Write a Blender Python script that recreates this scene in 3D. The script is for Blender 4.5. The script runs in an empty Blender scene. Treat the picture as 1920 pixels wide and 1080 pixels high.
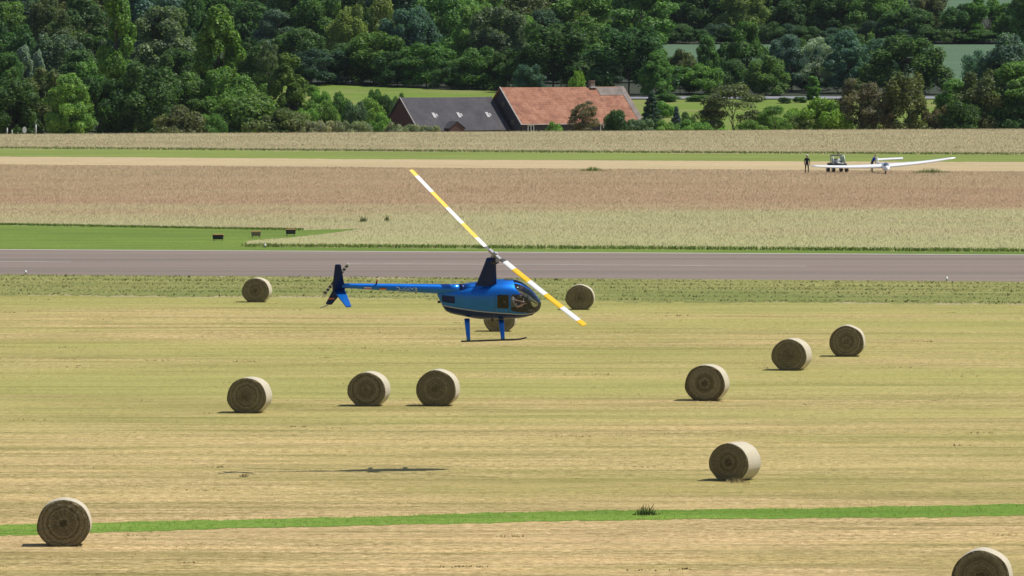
import bpy, bmesh, math, random
import numpy as np
from mathutils import Vector, Matrix, Euler
R = math.radians
SC = bpy.context.scene
COL = SC.collection

# ------------------------------------------------------------------ camera, light, exposure
F = 13000.0; CAMH = 17.3
PITCH = math.atan(550.0 / F)
cam = bpy.data.cameras.new('camera'); camo = bpy.data.objects.new('camera', cam); COL.objects.link(camo)
camo.location = (0, 0, CAMH); camo.rotation_euler = (math.pi/2 - PITCH, 0, 0)
cam.sensor_width = 36.0; cam.lens = F/1920*36.0; cam.clip_start = 1.0; cam.clip_end = 9000
SC.camera = camo
SUN_EL = R(60); SUN_AZ = R(9)              # azimuth measured from +X towards +Y (away from the camera)
w = bpy.data.worlds.new('World'); SC.world = w; w.use_nodes = True
nt = w.node_tree
sky = nt.nodes.new('ShaderNodeTexSky'); sky.sky_type = 'NISHITA'; sky.sun_disc = False
sky.sun_elevation = SUN_EL; sky.sun_rotation = R(90) - SUN_AZ
nt.links.new(sky.outputs[0], nt.nodes['Background'].inputs[0])
nt.nodes['Background'].inputs[1].default_value = 0.085
sl = bpy.data.lights.new('sun', 'SUN'); sl.energy = 4.2; sl.angle = R(0.5); sl.color = (1.0, 0.955, 0.87)
so = bpy.data.objects.new('sun', sl); COL.objects.link(so)
SUNV = Vector((math.cos(SUN_EL)*math.cos(SUN_AZ), math.cos(SUN_EL)*math.sin(SUN_AZ), math.sin(SUN_EL)))
so.rotation_euler = SUNV.to_track_quat('Z', 'Y').to_euler(); so.location = (100, 200, 300)
SC.view_settings.view_transform = 'Standard'; SC.view_settings.look = 'None'
SC.view_settings.exposure = 0.15; SC.view_settings.gamma = 1.0

# ------------------------------------------------------------------ helpers
UP = Vector((0, math.sin(PITCH), math.cos(PITCH))); FW = Vector((0, math.cos(PITCH), -math.sin(PITCH)))
CP = Vector((0, 0, CAMH))
def ray(px, py): return Vector((1, 0, 0))*(px-960) + UP*(540-py) + FW*F
def pt(px, py, d):
    v = ray(px, py); return CP + v*(d/v.y)
def gnd(px, py, z=0.0):
    v = ray(px, py); return CP + v*((z-CAMH)/v.z)
def tag(o, label=None, cat=None, group=None, kind=None):
    if label: o['label'] = label
    if cat: o['category'] = cat
    if group: o['group'] = group
    if kind: o['kind'] = kind
    return o
def link(name, me, mats=None, parent=None):
    o = bpy.data.objects.new(name, me); COL.objects.link(o)
    if mats is not None:
        for m in (mats if isinstance(mats, (list, tuple)) else [mats]): me.materials.append(m)
    if parent: o.parent = parent
    return o
def bobj(name, bm, mats, parent=None, smooth=True):
    me = bpy.data.meshes.new(name); bm.normal_update(); bm.to_mesh(me); bm.free()
    if smooth: me.polygons.foreach_set('use_smooth', [True]*len(me.polygons))
    return link(name, me, mats, parent)
def empty(name, loc=(0,0,0), rot=(0,0,0)):
    o = bpy.data.objects.new(name, None); COL.objects.link(o); o.location = loc; o.rotation_euler = rot
    o.empty_display_size = 0.2
    return o
def np_mesh(name, V, Fc, mats=None, smooth=False):
    V = np.asarray(V, np.float32); Fc = np.asarray(Fc, np.int32); k = Fc.shape[1]; n = len(Fc)
    me = bpy.data.meshes.new(name)
    me.vertices.add(len(V)); me.vertices.foreach_set('co', V.ravel())
    me.loops.add(n*k); me.loops.foreach_set('vertex_index', Fc.ravel())
    me.polygons.add(n); me.polygons.foreach_set('loop_start', np.arange(0, n*k, k, dtype=np.int32))
    try: me.polygons.foreach_set('loop_total', np.full(n, k, np.int32))
    except Exception: pass
    me.polygons.foreach_set('use_smooth', np.full(n, smooth))
    me.update(calc_edges=True); me.validate()
    if mats is not None:
        for m in (mats if isinstance(mats, (list, tuple)) else [mats]): me.materials.append(m)
    return me
def add_box(bm, c, s, rot=None, mat=0):
    r = bmesh.ops.create_cube(bm, size=1.0)
    M = Matrix.Translation(c) @ (rot.to_matrix().to_4x4() if rot else Matrix()) @ Matrix.Diagonal((*s, 1))
    bmesh.ops.transform(bm, matrix=M, verts=r['verts'])
    for f in {f for v in r['verts'] for f in v.link_faces}: f.material_index = mat
    return r['verts']
def add_tube(bm, pts, rad, seg=10, cap=True, mat=0, flat=1.0):
    pts = [Vector(p) for p in pts]; rings = []
    rads = rad if isinstance(rad, (list, tuple)) else [rad]*len(pts)
    for i, p in enumerate(pts):
        t = (pts[min(i+1, len(pts)-1)] - pts[max(i-1, 0)]).normalized()
        a = t.cross(Vector((0, 0, 1))) if abs(t.z) < 0.9 else t.cross(Vector((0, 1, 0)))
        a.normalize(); b = t.cross(a)
        rings.append([bm.verts.new(p + (a*math.cos(2*math.pi*k/seg)*flat + b*math.sin(2*math.pi*k/seg))*rads[i]) for k in range(seg)])
    for i in range(len(pts)-1):
        for k in range(seg):
            f = bm.faces.new((rings[i][k], rings[i][(k+1) % seg], rings[i+1][(k+1) % seg], rings[i+1][k])); f.material_index = mat
    if cap:
        bm.faces.new(rings[0][::-1]).material_index = mat; bm.faces.new(rings[-1]).material_index = mat
def add_ball(bm, c, r, seg=12, mat=0):
    q = bmesh.ops.create_uvsphere(bm, u_segments=seg, v_segments=max(6, seg//2), radius=1.0)
    rr = r if isinstance(r, (list, tuple)) else (r, r, r)
    bmesh.ops.transform(bm, matrix=Matrix.Translation(c) @ Matrix.Diagonal((*rr, 1)), verts=q['verts'])
    for f in {f for v in q['verts'] for f in v.link_faces}: f.material_index = mat
def add_prism(bm, poly, axis_vec, mat=0):
    """closed prism: list of 3D points extruded symmetrically by +-axis_vec"""
    a = [bm.verts.new(Vector(p) + axis_vec) for p in poly]; b = [bm.verts.new(Vector(p) - axis_vec) for p in poly]
    fs = [bm.faces.new(a), bm.faces.new(b[::-1])]
    for i in range(len(poly)):
        j = (i+1) % len(poly); fs.append(bm.faces.new((a[j], a[i], b[i], b[j])))
    for f in fs: f.material_index = mat

# ------------------------------------------------------------------ materials
def newmat(name):
    m = bpy.data.materials.new(name); m.use_nodes = True
    return m, m.node_tree, m.node_tree.nodes['Principled BSDF']
def nd(t, kind, **kw):
    n = t.nodes.new(kind)
    for k, v in kw.items():
        if k == 'inp':
            for a, b in v.items(): n.inputs[a].default_value = b
        else: setattr(n, k, v)
    return n
def plain(name, col, rough=0.6, metal=0.0, coat=0.0, var=0.0, scale=8.0, spec=0.5):
    m, t, p = newmat(name)
    p.inputs['Base Color'].default_value = (*col, 1); p.inputs['Roughness'].default_value = rough
    p.inputs['Metallic'].default_value = metal; p.inputs['Coat Weight'].default_value = coat
    p.inputs['Coat Roughness'].default_value = 0.05; p.inputs['Specular IOR Level'].default_value = spec
    if var:
        tc = nd(t, 'ShaderNodeTexCoord'); n = nd(t, 'ShaderNodeTexNoise', inp={'Scale': scale, 'Detail': 6.0, 'Roughness': 0.65})
        t.links.new(tc.outputs['Object'], n.inputs['Vector'])
        r = ramp(t, n.outputs['Fac'], [(0.3, [c*(1-var) for c in col]), (0.7, [min(1, c*(1+var)) for c in col])])
        t.links.new(r, p.inputs['Base Color'])
    return m
def ramp(t, fac, stops, interp='LINEAR'):
    r = nd(t, 'ShaderNodeValToRGB'); e = r.color_ramp; e.interpolation = interp
    while len(e.elements) < len(stops): e.elements.new(0.5)
    for el, (p, c) in zip(e.elements, stops):
        el.position = p; el.color = (*c, 1) if len(c) == 3 else c
    t.links.new(fac, r.inputs[0]); return r.outputs[0]
def mix(t, fac, a, b, mode='MIX'):
    n = nd(t, 'ShaderNodeMix', data_type='RGBA', blend_type=mode)
    if isinstance(fac, (int, float)): n.inputs[0].default_value = fac
    else: t.links.new(fac, n.inputs[0])
    for s, v in ((6, a), (7, b)):
        if isinstance(v, (tuple, list)): n.inputs[s].default_value = (*v, 1)
        else: t.links.new(v, n.inputs[s])
    return n.outputs[2]
def wnoise(t, scale, detail=6, rough=0.6, rot=0.0, stretch=(1, 1, 1), seed=0.0, dist=0.0):
    """noise on world position (metres); scale = features per metre; stretch >1 compresses"""
    g = nd(t, 'ShaderNodeNewGeometry')
    mp = nd(t, 'ShaderNodeMapping'); mp.inputs['Rotation'].default_value = (0, 0, rot)
    mp.inputs['Scale'].default_value = stretch; mp.inputs['Location'].default_value = (seed, seed*1.7, seed*0.3)
    t.links.new(g.outputs['Position'], mp.inputs['Vector'])
    n = nd(t, 'ShaderNodeTexNoise', inp={'Scale': scale, 'Detail': detail, 'Roughness': rough, 'Distortion': dist})
    t.links.new(mp.outputs['Vector'], n.inputs['Vector']); return n.outputs['Fac']
def field_mat(name, c_lo, c_mid, c_hi, patch, patch_amt=0.6, rowrot=R(7), rough_speck=0.5, dark=None, fade=None, pink=None):
    m, t, p = newmat(name)
    fine = wnoise(t, 3.2, 8, 0.75)
    col = ramp(t, fine, [(0.36, c_lo), (0.5, c_mid), (0.64, c_hi)])
    rows = wnoise(t, 0.55, 5, 0.65, rot=rowrot, stretch=(0.10, 1.0, 1.0), seed=3.1)
    rr = ramp(t, rows, [(0.36, (0.78, 0.81, 0.72)), (0.49, (1, 1, 1)), (0.64, (1.11, 1.09, 1.07))])
    rows2 = wnoise(t, 1.5, 5, 0.7, rot=rowrot+0.02, stretch=(0.06, 1.0, 1.0), seed=33.0)
    rr = mix(t, 1.0, rr, ramp(t, rows2, [(0.36, (0.88, 0.89, 0.85)), (0.5, (1, 1, 1)), (0.64, (1.06, 1.05, 1.04))]), 'MULTIPLY')
    col = mix(t, 1.0, col, rr, 'MULTIPLY')
    big = wnoise(t, 0.06, 5, 0.6, rot=rowrot, stretch=(0.8, 1.0, 1.0), seed=11.0)
    bf = ramp(t, big, [(0.47, (0, 0, 0)), (0.64, (patch_amt,)*3)])
    col = mix(t, bf, col, patch)
    med = wnoise(t, 0.35, 6, 0.7, rot=rowrot, stretch=(0.22, 1.0, 1.0), seed=23.0)
    mf = ramp(t, med, [(0.50, (0, 0, 0)), (0.72, (rough_speck,)*3)])
    col = mix(t, mf, col, patch)
    if dark:
        dk = wnoise(t, 1.1, 4, 0.8, rot=rowrot, stretch=(0.3, 1, 1), seed=41.0)
        df = ramp(t, dk, [(0.66, (0, 0, 0)), (0.74, (0.8,)*3)])
        col = mix(t, df, col, dark)
    if pink:    # straw bits and bare pinkish patches
        z2 = wnoise(t, 0.09, 5, 0.65, rot=rowrot, stretch=(0.35, 1, 1), seed=77.0)
        col = mix(t, ramp(t, z2, [(0.46, (0, 0, 0)), (0.68, (0.75,)*3)]), col, pink)
        z3 = wnoise(t, 1.3, 9, 0.82, stretch=(0.45, 1, 1), seed=19.0)
        col = mix(t, 1.0, col, ramp(t, z3, [(0.36, (0.62, 0.60, 0.55)), (0.47, (0.97, 0.97, 0.96)), (0.55, (1.0, 1.0, 1.0)), (0.66, (1.22, 1.2, 1.22))]), 'MULTIPLY')
    if fade:    # greener regrowth on the part of the field nearer the runway
        g = nd(t, 'ShaderNodeNewGeometry'); sx = nd(t, 'ShaderNodeSeparateXYZ'); t.links.new(g.outputs['Position'], sx.inputs[0])
        mr = nd(t, 'ShaderNodeMapRange', inp={1: fade[0], 2: fade[1]}); t.links.new(sx.outputs['Y'], mr.inputs[0])
        z1 = wnoise(t, 0.05, 5, 0.65, rot=rowrot, stretch=(0.35, 1, 1), seed=61.0)
        m1 = nd(t, 'ShaderNodeMath', operation='MULTIPLY'); t.links.new(mr.outputs[0], m1.inputs[0])
        t.links.new(ramp(t, z1, [(0.36, (0.15,)*3), (0.58, (0.95,)*3)]), m1.inputs[1]); col = mix(t, m1.outputs[0], col, (0.335, 0.315, 0.100))
    if fade:
        col = mix(t, 0.8, col, rr, 'MULTIPLY')
        col = mix(t, 0.7, col, ramp(t, fine, [(0.36, (0.70, 0.70, 0.66)), (0.5, (1, 1, 1)), (0.64, (1.22, 1.2, 1.25))]), 'MULTIPLY')
    t.links.new(col, p.inputs['Base Color']); p.inputs['Roughness'].default_value = 0.9
    p.inputs['Specular IOR Level'].default_value = 0.1
    b = nd(t, 'ShaderNodeBump', inp={'Strength': 0.55, 'Distance': 0.08}); t.links.new(fine, b.inputs['Height'])
    t.links.new(b.outputs[0], p.inputs['Normal'])
    return m
M_HAY = field_mat('mown hay stubble', (0.27, 0.195, 0.085), (0.46, 0.34, 0.158), (0.62, 0.48, 0.27), (0.26, 0.235, 0.068), 0.7, R(4), 0.55, fade=(225.0, 300.0), pink=(0.50, 0.36, 0.18))
M_ROUGH = field_mat('cut green rough', (0.13, 0.14, 0.042), (0.245, 0.245, 0.08), (0.39, 0.36, 0.15), (0.115, 0.165, 0.036), 0.5, R(9), 0.55, (0.06, 0.07, 0.02))
M_GREEN = field_mat('short green turf', (0.095, 0.155, 0.025), (0.15, 0.22, 0.038), (0.21, 0.275, 0.06), (0.105, 0.165, 0.03), 0.7, R(9), 0.7)
M_LUSH = field_mat('lush green strip', (0.10, 0.185, 0.022), (0.165, 0.265, 0.035), (0.26, 0.33, 0.09), (0.095, 0.19, 0.02), 0.5, R(-14), 0.4)
M_PATH = field_mat('pale mown path', (0.38, 0.29, 0.165), (0.47, 0.365, 0.22), (0.55, 0.44, 0.27), (0.38, 0.32, 0.16), 0.4, R(11), 0.3)
M_PADD = field_mat('bright pasture', (0.08, 0.145, 0.022), (0.14, 0.215, 0.034), (0.21, 0.27, 0.055), (0.22, 0.22, 0.08), 0.7, R(0), 0.4)
M_FGREEN = field_mat('dry green turf', (0.15, 0.20, 0.045), (0.20, 0.25, 0.06), (0.25, 0.29, 0.08), (0.17, 0.205, 0.05), 0.6, R(11), 0.5)
M_CROP = field_mat('blue green crop', (0.080, 0.135, 0.078), (0.092, 0.15, 0.09), (0.105, 0.168, 0.10), (0.085, 0.142, 0.082), 0.4, R(0), 0.2)
def ground_mat():
    m, t, p = newmat('meadow and hill earth')
    g = nd(t, 'ShaderNodeNewGeometry'); s = nd(t, 'ShaderNodeSeparateXYZ'); t.links.new(g.outputs['Position'], s.inputs[0])
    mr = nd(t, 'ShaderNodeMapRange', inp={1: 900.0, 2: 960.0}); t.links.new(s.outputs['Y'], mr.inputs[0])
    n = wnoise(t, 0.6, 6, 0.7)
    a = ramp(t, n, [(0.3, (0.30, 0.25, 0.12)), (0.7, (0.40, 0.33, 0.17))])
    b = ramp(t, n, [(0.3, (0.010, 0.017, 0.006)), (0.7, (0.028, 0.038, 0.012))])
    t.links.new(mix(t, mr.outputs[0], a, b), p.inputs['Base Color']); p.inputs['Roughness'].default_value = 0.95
    return m
M_GROUND = ground_mat()
def runway_mat():
    m, t, p = newmat('weathered asphalt')
    fine = wnoise(t, 2.5, 8, 0.7)
    col = ramp(t, fine, [(0.3, (0.172, 0.133, 0.106)), (0.7, (0.220, 0.170, 0.136))])
    rows = wnoise(t, 0.25, 5, 0.6, rot=R(9.5), stretch=(0.03, 1, 1), seed=5.0)
    col = mix(t, 1.0, col, ramp(t, rows, [(0.38, (0.80, 0.80, 0.81)), (0.62, (1.14, 1.13, 1.12))]), 'MULTIPLY')
    t.links.new(col, p.inputs['Base Color']); p.inputs['Roughness'].default_value = 0.85
    return m
M_RUN = runway_mat()
def grass_mat(name, base_lo, base_hi, kind):
    """upright grass: colour by species patches on the ground plus a random tint per blade"""
    m, t, p = newmat(name)
    g = nd(t, 'ShaderNodeNewGeometry')
    if kind == 'meadow':
        s = nd(t, 'ShaderNodeSeparateXYZ'); t.links.new(g.outputs['Position'], s.inputs[0])
        mr = nd(t, 'ShaderNodeMapRange', inp={1: 470.0, 2: 720.0}); t.links.new(s.outputs['Y'], mr.inputs[0])
        nz = wnoise(t, 0.03, 5, 0.6, rot=R(9), stretch=(0.25, 1, 1), seed=7.0)
        ad = nd(t, 'ShaderNodeMath', operation='MULTIPLY_ADD', inp={1: 0.95, 2: -0.47}); t.links.new(nz, ad.inputs[0])
        su = nd(t, 'ShaderNodeMath', operation='ADD'); t.links.new(ad.outputs[0], su.inputs[0]); t.links.new(mr.outputs[0], su.inputs[1])
        col = ramp(t, su.outputs[0], [(0.02, (0.51, 0.495, 0.25)), (0.22, (0.52, 0.485, 0.26)), (0.36, (0.53, 0.44, 0.25)), (0.50, (0.505, 0.35, 0.22)),
                                      (0.70, (0.53, 0.40, 0.24)), (0.84, (0.505, 0.375, 0.235)), (1.0, (0.54, 0.43, 0.245))])
    else:
        nz = wnoise(t, 0.12, 5, 0.6, rot=R(9), stretch=(0.3, 1, 1), seed=7.0)
        col = ramp(t, nz, [(0.35, base_lo), (0.65, base_hi)])
    rnd = ramp(t, g.outputs['Random Per Island'], [(0.0, (0.88, 0.89, 0.86)), (0.6, (1.0, 1.0, 1.0)), (1.0, (1.10, 1.09, 1.11))])
    col = mix(t, 1.0, col, rnd, 'MULTIPLY')
    t.links.new(col, p.inputs['Base Color']); p.inputs['Roughness'].default_value = 0.8
    p.inputs['Specular IOR Level'].default_value = 0.1
    va = nd(t, 'ShaderNodeVectorMath', operation='MULTIPLY_ADD'); va.inputs[1].default_value = (0.32,)*3; va.inputs[2].default_value = (0, 0, 1)
    t.links.new(g.outputs['Normal'], va.inputs[0])
    vn = nd(t, 'ShaderNodeVectorMath', operation='NORMALIZE'); t.links.new(va.outputs[0], vn.inputs[0]); t.links.new(vn.outputs[0], p.inputs['Normal'])
    tr = nd(t, 'ShaderNodeBsdfTranslucent'); t.links.new(col, tr.inputs[0])
    ms = nd(t, 'ShaderNodeMixShader'); ms.inputs[0].default_value = 0.30
    t.links.new(p.outputs[0], ms.inputs[1]); t.links.new(tr.outputs[0], ms.inputs[2])
    t.links.new(ms.outputs[0], t.nodes['Material Output'].inputs[0])
    return m
M_TALL = grass_mat('tall seeding grass', None, None, 'meadow')
M_FARG = grass_mat('far tan grass', (0.48, 0.405, 0.23), (0.55, 0.485, 0.29), 'far')
M_STUB = grass_mat('cut straw', (0.32, 0.25, 0.10), (0.52, 0.41, 0.20), 'stub')
M_LBLADE = grass_mat('green blades', (0.12, 0.22, 0.025), (0.23, 0.325, 0.065), 'green')
M_WEED = grass_mat('weeds', (0.05, 0.09, 0.02), (0.10, 0.14, 0.035), 'weed')
M_RBLADE = grass_mat('cut green swath', (0.16, 0.19, 0.052), (0.33, 0.33, 0.13), 'rough')
def leaf_mat():
    m, t, p = newmat('leaves')
    oi = nd(t, 'ShaderNodeObjectInfo'); g = nd(t, 'ShaderNodeNewGeometry')
    rnd = ramp(t, g.outputs['Random Per Island'], [(0.0, (0.55, 0.60, 0.55)), (0.5, (1.0, 1.0, 1.0)), (1.0, (1.45, 1.35, 1.25))])
    col = mix(t, 1.0, oi.outputs['Color'], rnd, 'MULTIPLY')
    nz = wnoise(t, 0.45, 3, 0.6)
    col = mix(t, 1.0, col, ramp(t, nz, [(0.35, (0.75, 0.80, 0.85)), (0.65, (1.2, 1.15, 1.0))]), 'MULTIPLY')
    t.links.new(col, p.inputs['Base Color']); p.inputs['Roughness'].default_value = 0.55
    p.inputs['Specular IOR Level'].default_value = 0.25
    tr = nd(t, 'ShaderNodeBsdfTranslucent')
    t.links.new(mix(t, 1.0, col, (1.0, 1.25, 0.5), 'MULTIPLY'), tr.inputs[0])
    ms = nd(t, 'ShaderNodeMixShader'); ms.inputs[0].default_value = 0.38
    t.links.new(p.outputs[0], ms.inputs[1]); t.links.new(tr.outputs[0], ms.inputs[2])
    t.links.new(ms.outputs[0], t.nodes['Material Output'].inputs[0])
    return m
M_LEAF = leaf_mat()
M_BARK = plain('bark', (0.07, 0.055, 0.04), 0.95, var=0.35, scale=9)
M_WHITE = plain('white paint', (0.80, 0.80, 0.78), 0.35)
M_LINE = plain('faded white line', (0.27, 0.235, 0.205), 0.9, var=0.2, scale=0.6)
M_BLACK = plain('black', (0.012, 0.012, 0.013), 0.5)
M_DARK = plain('dark plastic', (0.035, 0.035, 0.038), 0.55)
M_GREY = plain('grey metal', (0.35, 0.35, 0.36), 0.4, 0.7)
M_YEL = plain('yellow blade paint', (0.90, 0.53, 0.006), 0.4)
M_ORANGE = plain('faded orange paint', (0.55, 0.27, 0.10), 0.6)
M_RED = plain('red', (0.5, 0.03, 0.02), 0.4)
M_SKIN = plain('skin', (0.52, 0.30, 0.21), 0.55)
M_PALE = plain('pale grey', (0.55, 0.56, 0.55), 0.5)

# ------------------------------------------------------------------ terrain
def edge_d(x): return 877 + 0.27*x
def zter(x, y):
    u = np.clip((y - edge_d(x))/12.0, 0, 1); u = u*u*(3-2*u)
    return -2.3*u + np.maximum(0, y-937)*0.029
ys = np.concatenate([np.arange(-300, 840, 60), np.arange(840, 937, 3), [937], np.arange(950, 1300, 50), np.arange(1300, 4600, 300)])
xs = np.concatenate([[-1500, -900, -500, -300, -200], np.arange(-150, 151, 10), [200, 300, 500, 900, 1500]]).astype(float)
X, Y = np.meshgrid(xs, ys); Z = zter(X, Y)
V = np.stack([X, Y, Z], -1).reshape(-1, 3); nx = len(xs)
Fc = [(j*nx+i, j*nx+i+1, (j+1)*nx+i+1, (j+1)*nx+i) for j in range(len(ys)-1) for i in range(nx-1)]
tag(link('ground', np_mesh('ground', V, Fc, M_GROUND, True)), kind='structure')

RNG = np.random.default_rng(5)
def pline(pts):
    P = [gnd(*p) for p in pts]; px = np.array([p.x for p in P]); pd = np.array([p.y for p in P])
    def f(x):
        x = np.asarray(x, float); r = np.interp(x, px, pd)
        sl0 = (pd[1]-pd[0])/(px[1]-px[0]); sl1 = (pd[-1]-pd[-2])/(px[-1]-px[-2])
        r = np.where(x < px[0], pd[0]+(x-px[0])*sl0, r); return np.where(x > px[-1], pd[-1]+(x-px[-1])*sl1, r)
    return f
def jit(x, amp, seed):
    r = np.random.default_rng(seed); out = np.zeros_like(x)
    for k, fq in enumerate((0.12, 0.37, 1.1, 2.9, 5.5, 11.0, 19.0)):
        out += np.sin(x*fq*(1+0.2*r.random())+r.random()*7)*amp/(1+0.6*k)
    return out
def strip(name, d0, d1, z, m, x0=-130, x1=130, n=900, j=0.0, seed=1, kind='structure'):
    x = np.linspace(x0, x1, n)
    a = (d0(x) if callable(d0) else np.full(n, float(d0))) + (jit(x, j, seed) if j else 0)
    b = (d1(x) if callable(d1) else np.full(n, float(d1))) + (jit(x, j, seed+9) if j else 0)
    V = np.concatenate([np.stack([x, a, np.full(n, z)], 1), np.stack([x, b, np.full(n, z)], 1)])
    i = np.arange(n-1); Fc = np.stack([i, i+1, i+1+n, i+n], 1)
    o = link(name, np_mesh(name, V, Fc, m)); return tag(o, kind=kind)
L_B1 = pline([(0, 553), (1920, 571)])
L_R0 = pline([(0, 515), (1920, 528)]); L_R1 = pline([(0, 467.5), (1920, 477.5)])
L_V = pline([(0, 461), (460, 463), (1920, 472.5)])
L_P0 = pline([(0, 309), (960, 316), (1920, 322)]); L_P1 = pline([(0, 293.5), (960, 300), (1920, 304)])
L_G1 = pline([(0, 279), (960, 286), (1920, 290.5)])
L_S0 = pline([(0, 1004), (400, 994), (960, 980), (1920, 966)]); L_S1 = pline([(0, 986), (400, 975), (960, 960), (1920, 947)])
strip('hay_field', 60, L_B1, 0.004, M_HAY, -200, 200, j=0.6)
strip('rough_strip', L_B1, L_R0, 0.008, M_ROUGH, n=2400, j=1.3, seed=4)
strip('runway', L_R0, L_R1, 0.012, M_RUN, -260, 260, n=40)
strip('verge', L_R1, L_V, 0.008, M_GREEN, j=0.3, seed=6)
strip('mown_path', L_P0, L_P1, 0.004, M_PATH, j=0.6, seed=7)
strip('far_green_strip', L_P1, L_G1, 0.008, M_FGREEN, j=0.8, seed=8)
strip('green_strip', L_S0, L_S1, 0.012, M_LUSH, n=2600, j=0.28, seed=9)
WLO = pline([(-900, 462), (452, 463), (462, 451), (540, 446), (620, 437), (672, 429.5)])
WHI = pline([(-900, 413), (0, 422), (380, 429), (560, 432), (640, 430), (672, 428.5)])
xw1 = gnd(672, 429).x
strip('green_wedge', WLO, WHI, 0.007, M_GREEN, -130, xw1, j=0.4, seed=12)
# runway markings: edge line and centre dashes lie in the runway direction
def runway_line(x, frac): return L_R0(x)*(1-frac) + L_R1(x)*frac
strip('runway_edge_line', lambda x: runway_line(x, 0.972), lambda x: runway_line(x, 0.997), 0.016, plain('edge line paint', (0.42, 0.38, 0.33), 0.9, var=.15, scale=.6), -200, 200, n=20)
def dash(pa, pb):
    xa = (pa-960)/F*448; xb = (pb-960)/F*448
    strip('runway_centre_line', lambda x: runway_line(x, 0.478), lambda x: runway_line(x, 0.508), 0.016, M_LINE, xa, xb, n=6)
for pa, pb in ((-560, 130), (650, 1505), (2100, 2900)): dash(pa, pb)

# hillside sheets (planar slope beyond 937 m)
def hill_sheet(name, poly_px, m, off=0.12):
    """polygon of (px, d): draped on the slope"""
    bm = bmesh.new()
    vs = [bm.verts.new(((px-960)/F*d, d, (d-937)*0.029-2.3+off)) for px, d in poly_px]
    f = bm.faces.new(vs)
    bm.normal_update()
    if f.normal.z < 0: f.normal_flip()
    return tag(bobj(name, bm, m, smooth=False), kind='structure')
hill_sheet('pasture', [(330, 975), (1000, 968), (1000, 1088), (800, 1096), (600, 1112), (440, 1112)], M_PADD)
hill_sheet('roadside_pasture', [(1000, 945), (2050, 945), (2050, 1058), (1000, 1058)], M_PADD, 0.10)
hill_sheet('country_road', [(1100, 1060.5), (2100, 1060.5), (2100, 1068.5), (1100, 1068.5)], plain('pale road', (0.22, 0.225, 0.245), 0.8, var=0.15, scale=0.5), 0.14)
hill_sheet('crop_field', [(1190, 1120), (2050, 1120), (2050, 1290), (1190, 1290)], M_CROP)
hill_sheet('upper_crop_field', [(1760, 1440), (2100, 1440), (2100, 1720), (1700, 1720)], M_CROP)

# ------------------------------------------------------------------ standing grass (stuff)
def blades(name, x, y, z, h, wd, m, lean=0.35):
    n = len(x); a = RNG.uniform(0, 2*np.pi, n); ca, sa = np.cos(a)*wd/2, np.sin(a)*wd/2
    lx, ly = RNG.normal(0, lean, n)*h, RNG.normal(0, lean, n)*h
    P0 = np.stack([x-ca, y-sa, z], 1); P1 = np.stack([x+ca, y+sa, z], 1)
    k = 0.55
    P2 = np.stack([x+ca*k+lx, y+sa*k+ly, z+h], 1); P3 = np.stack([x-ca*k+lx, y-sa*k+ly, z+h], 1)
    V = np.stack([P0, P1, P2, P3], 1).reshape(-1, 3); Fc = np.arange(4*n).reshape(n, 4)
    return tag(link(name, np_mesh(name, V, Fc, m)), kind='stuff')
def scatter(n, d0, d1, test, margin=13):
    d = np.sqrt(RNG.uniform(d0**2, d1**2, n)); hw = d*960/F + margin
    x = RNG.uniform(-1, 1, n)*hw; k = test(x, d); return x[k], d[k]
def smooth_noise(x, y, s, seed=0):
    r = np.random.default_rng(seed); o = np.zeros_like(x)
    for k in range(7):
        a = r.uniform(0, 6.28); f = s*(0.6+1.6*r.random()); o += np.sin((x*np.cos(a)*0.5+y*np.sin(a))*f+r.uniform(0, 6.28))
    return o/3.0
def in_meadow(x, d):
    ok = (d > L_V(x)+0.3) & (d < L_P0(x))
    wedge = (x < xw1) & (d > WLO(x)-0.2) & (d < WHI(x)+0.2)
    return ok & ~wedge
strip('meadow', L_V, L_P0, 0.002, M_TALL, j=0.3, seed=6)
strip('far_meadow', L_G1, lambda x: 877+0.27*x-1, 0.002, M_FARG, j=0.5, seed=7)
x, d = scatter(720000, 460, 745, in_meadow)
h = (0.11 + 0.015*smooth_noise(x, d, 0.4, 3))*RNG.uniform(0.8, 1.15, len(x))*np.where(RNG.random(len(x)) < 0.12, RNG.uniform(1.15, 1.7, len(x)), 1.0)
tongue = (x < gnd(900, 450).x) & (d < WLO(x)+30) & (d < 505)
h = np.where(tongue, h*0.62, h)
h *= np.clip((d-L_V(x))/3.0, 0.35, 1)
blades('meadow_grass', x, d, np.zeros_like(x), np.maximum(h, 0.08), RNG.uniform(0.010, 0.028, len(x)), M_TALL, 0.5)
x, d = scatter(270000, 730, 905, lambda x, d: (d > L_G1(x)+0.4) & (d < edge_d(x)+6))
h = (0.11 + 0.015*smooth_noise(x, d, 0.5, 8))*RNG.uniform(0.7, 1.2, len(x))*np.where(RNG.random(len(x)) < 0.12, RNG.uniform(1.15, 1.7, len(x)), 1.0)
blades('far_meadow_grass', x, d, zter(x, d), np.maximum(h, 0.08), RNG.uniform(0.015, 0.05, len(x)), M_FARG, 0.45)
# dark green fringe at the feet of the tall grass
def fringe(name, line, x0, x1, n, depth, hh, m=M_LBLADE):
    x = RNG.uniform(x0, x1, n); d = line(x) + RNG.uniform(-0.3, depth, n)
    blades(name, x, d, np.zeros(n), hh*RNG.uniform(0.5, 1.2, n), RNG.uniform(0.03, 0.07, n), m, 0.25)
fringe('verge_fringe_grass', L_V, gnd(452, 463).x, 45, 9000, 2.5, 0.20)
fringe('wedge_fringe_grass', WHI, -50, xw1-4, 8000, 2.4, 0.12)
fringe('far_fringe_grass', L_G1, -62, 66, 12000, 6.0, 0.20)
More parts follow.
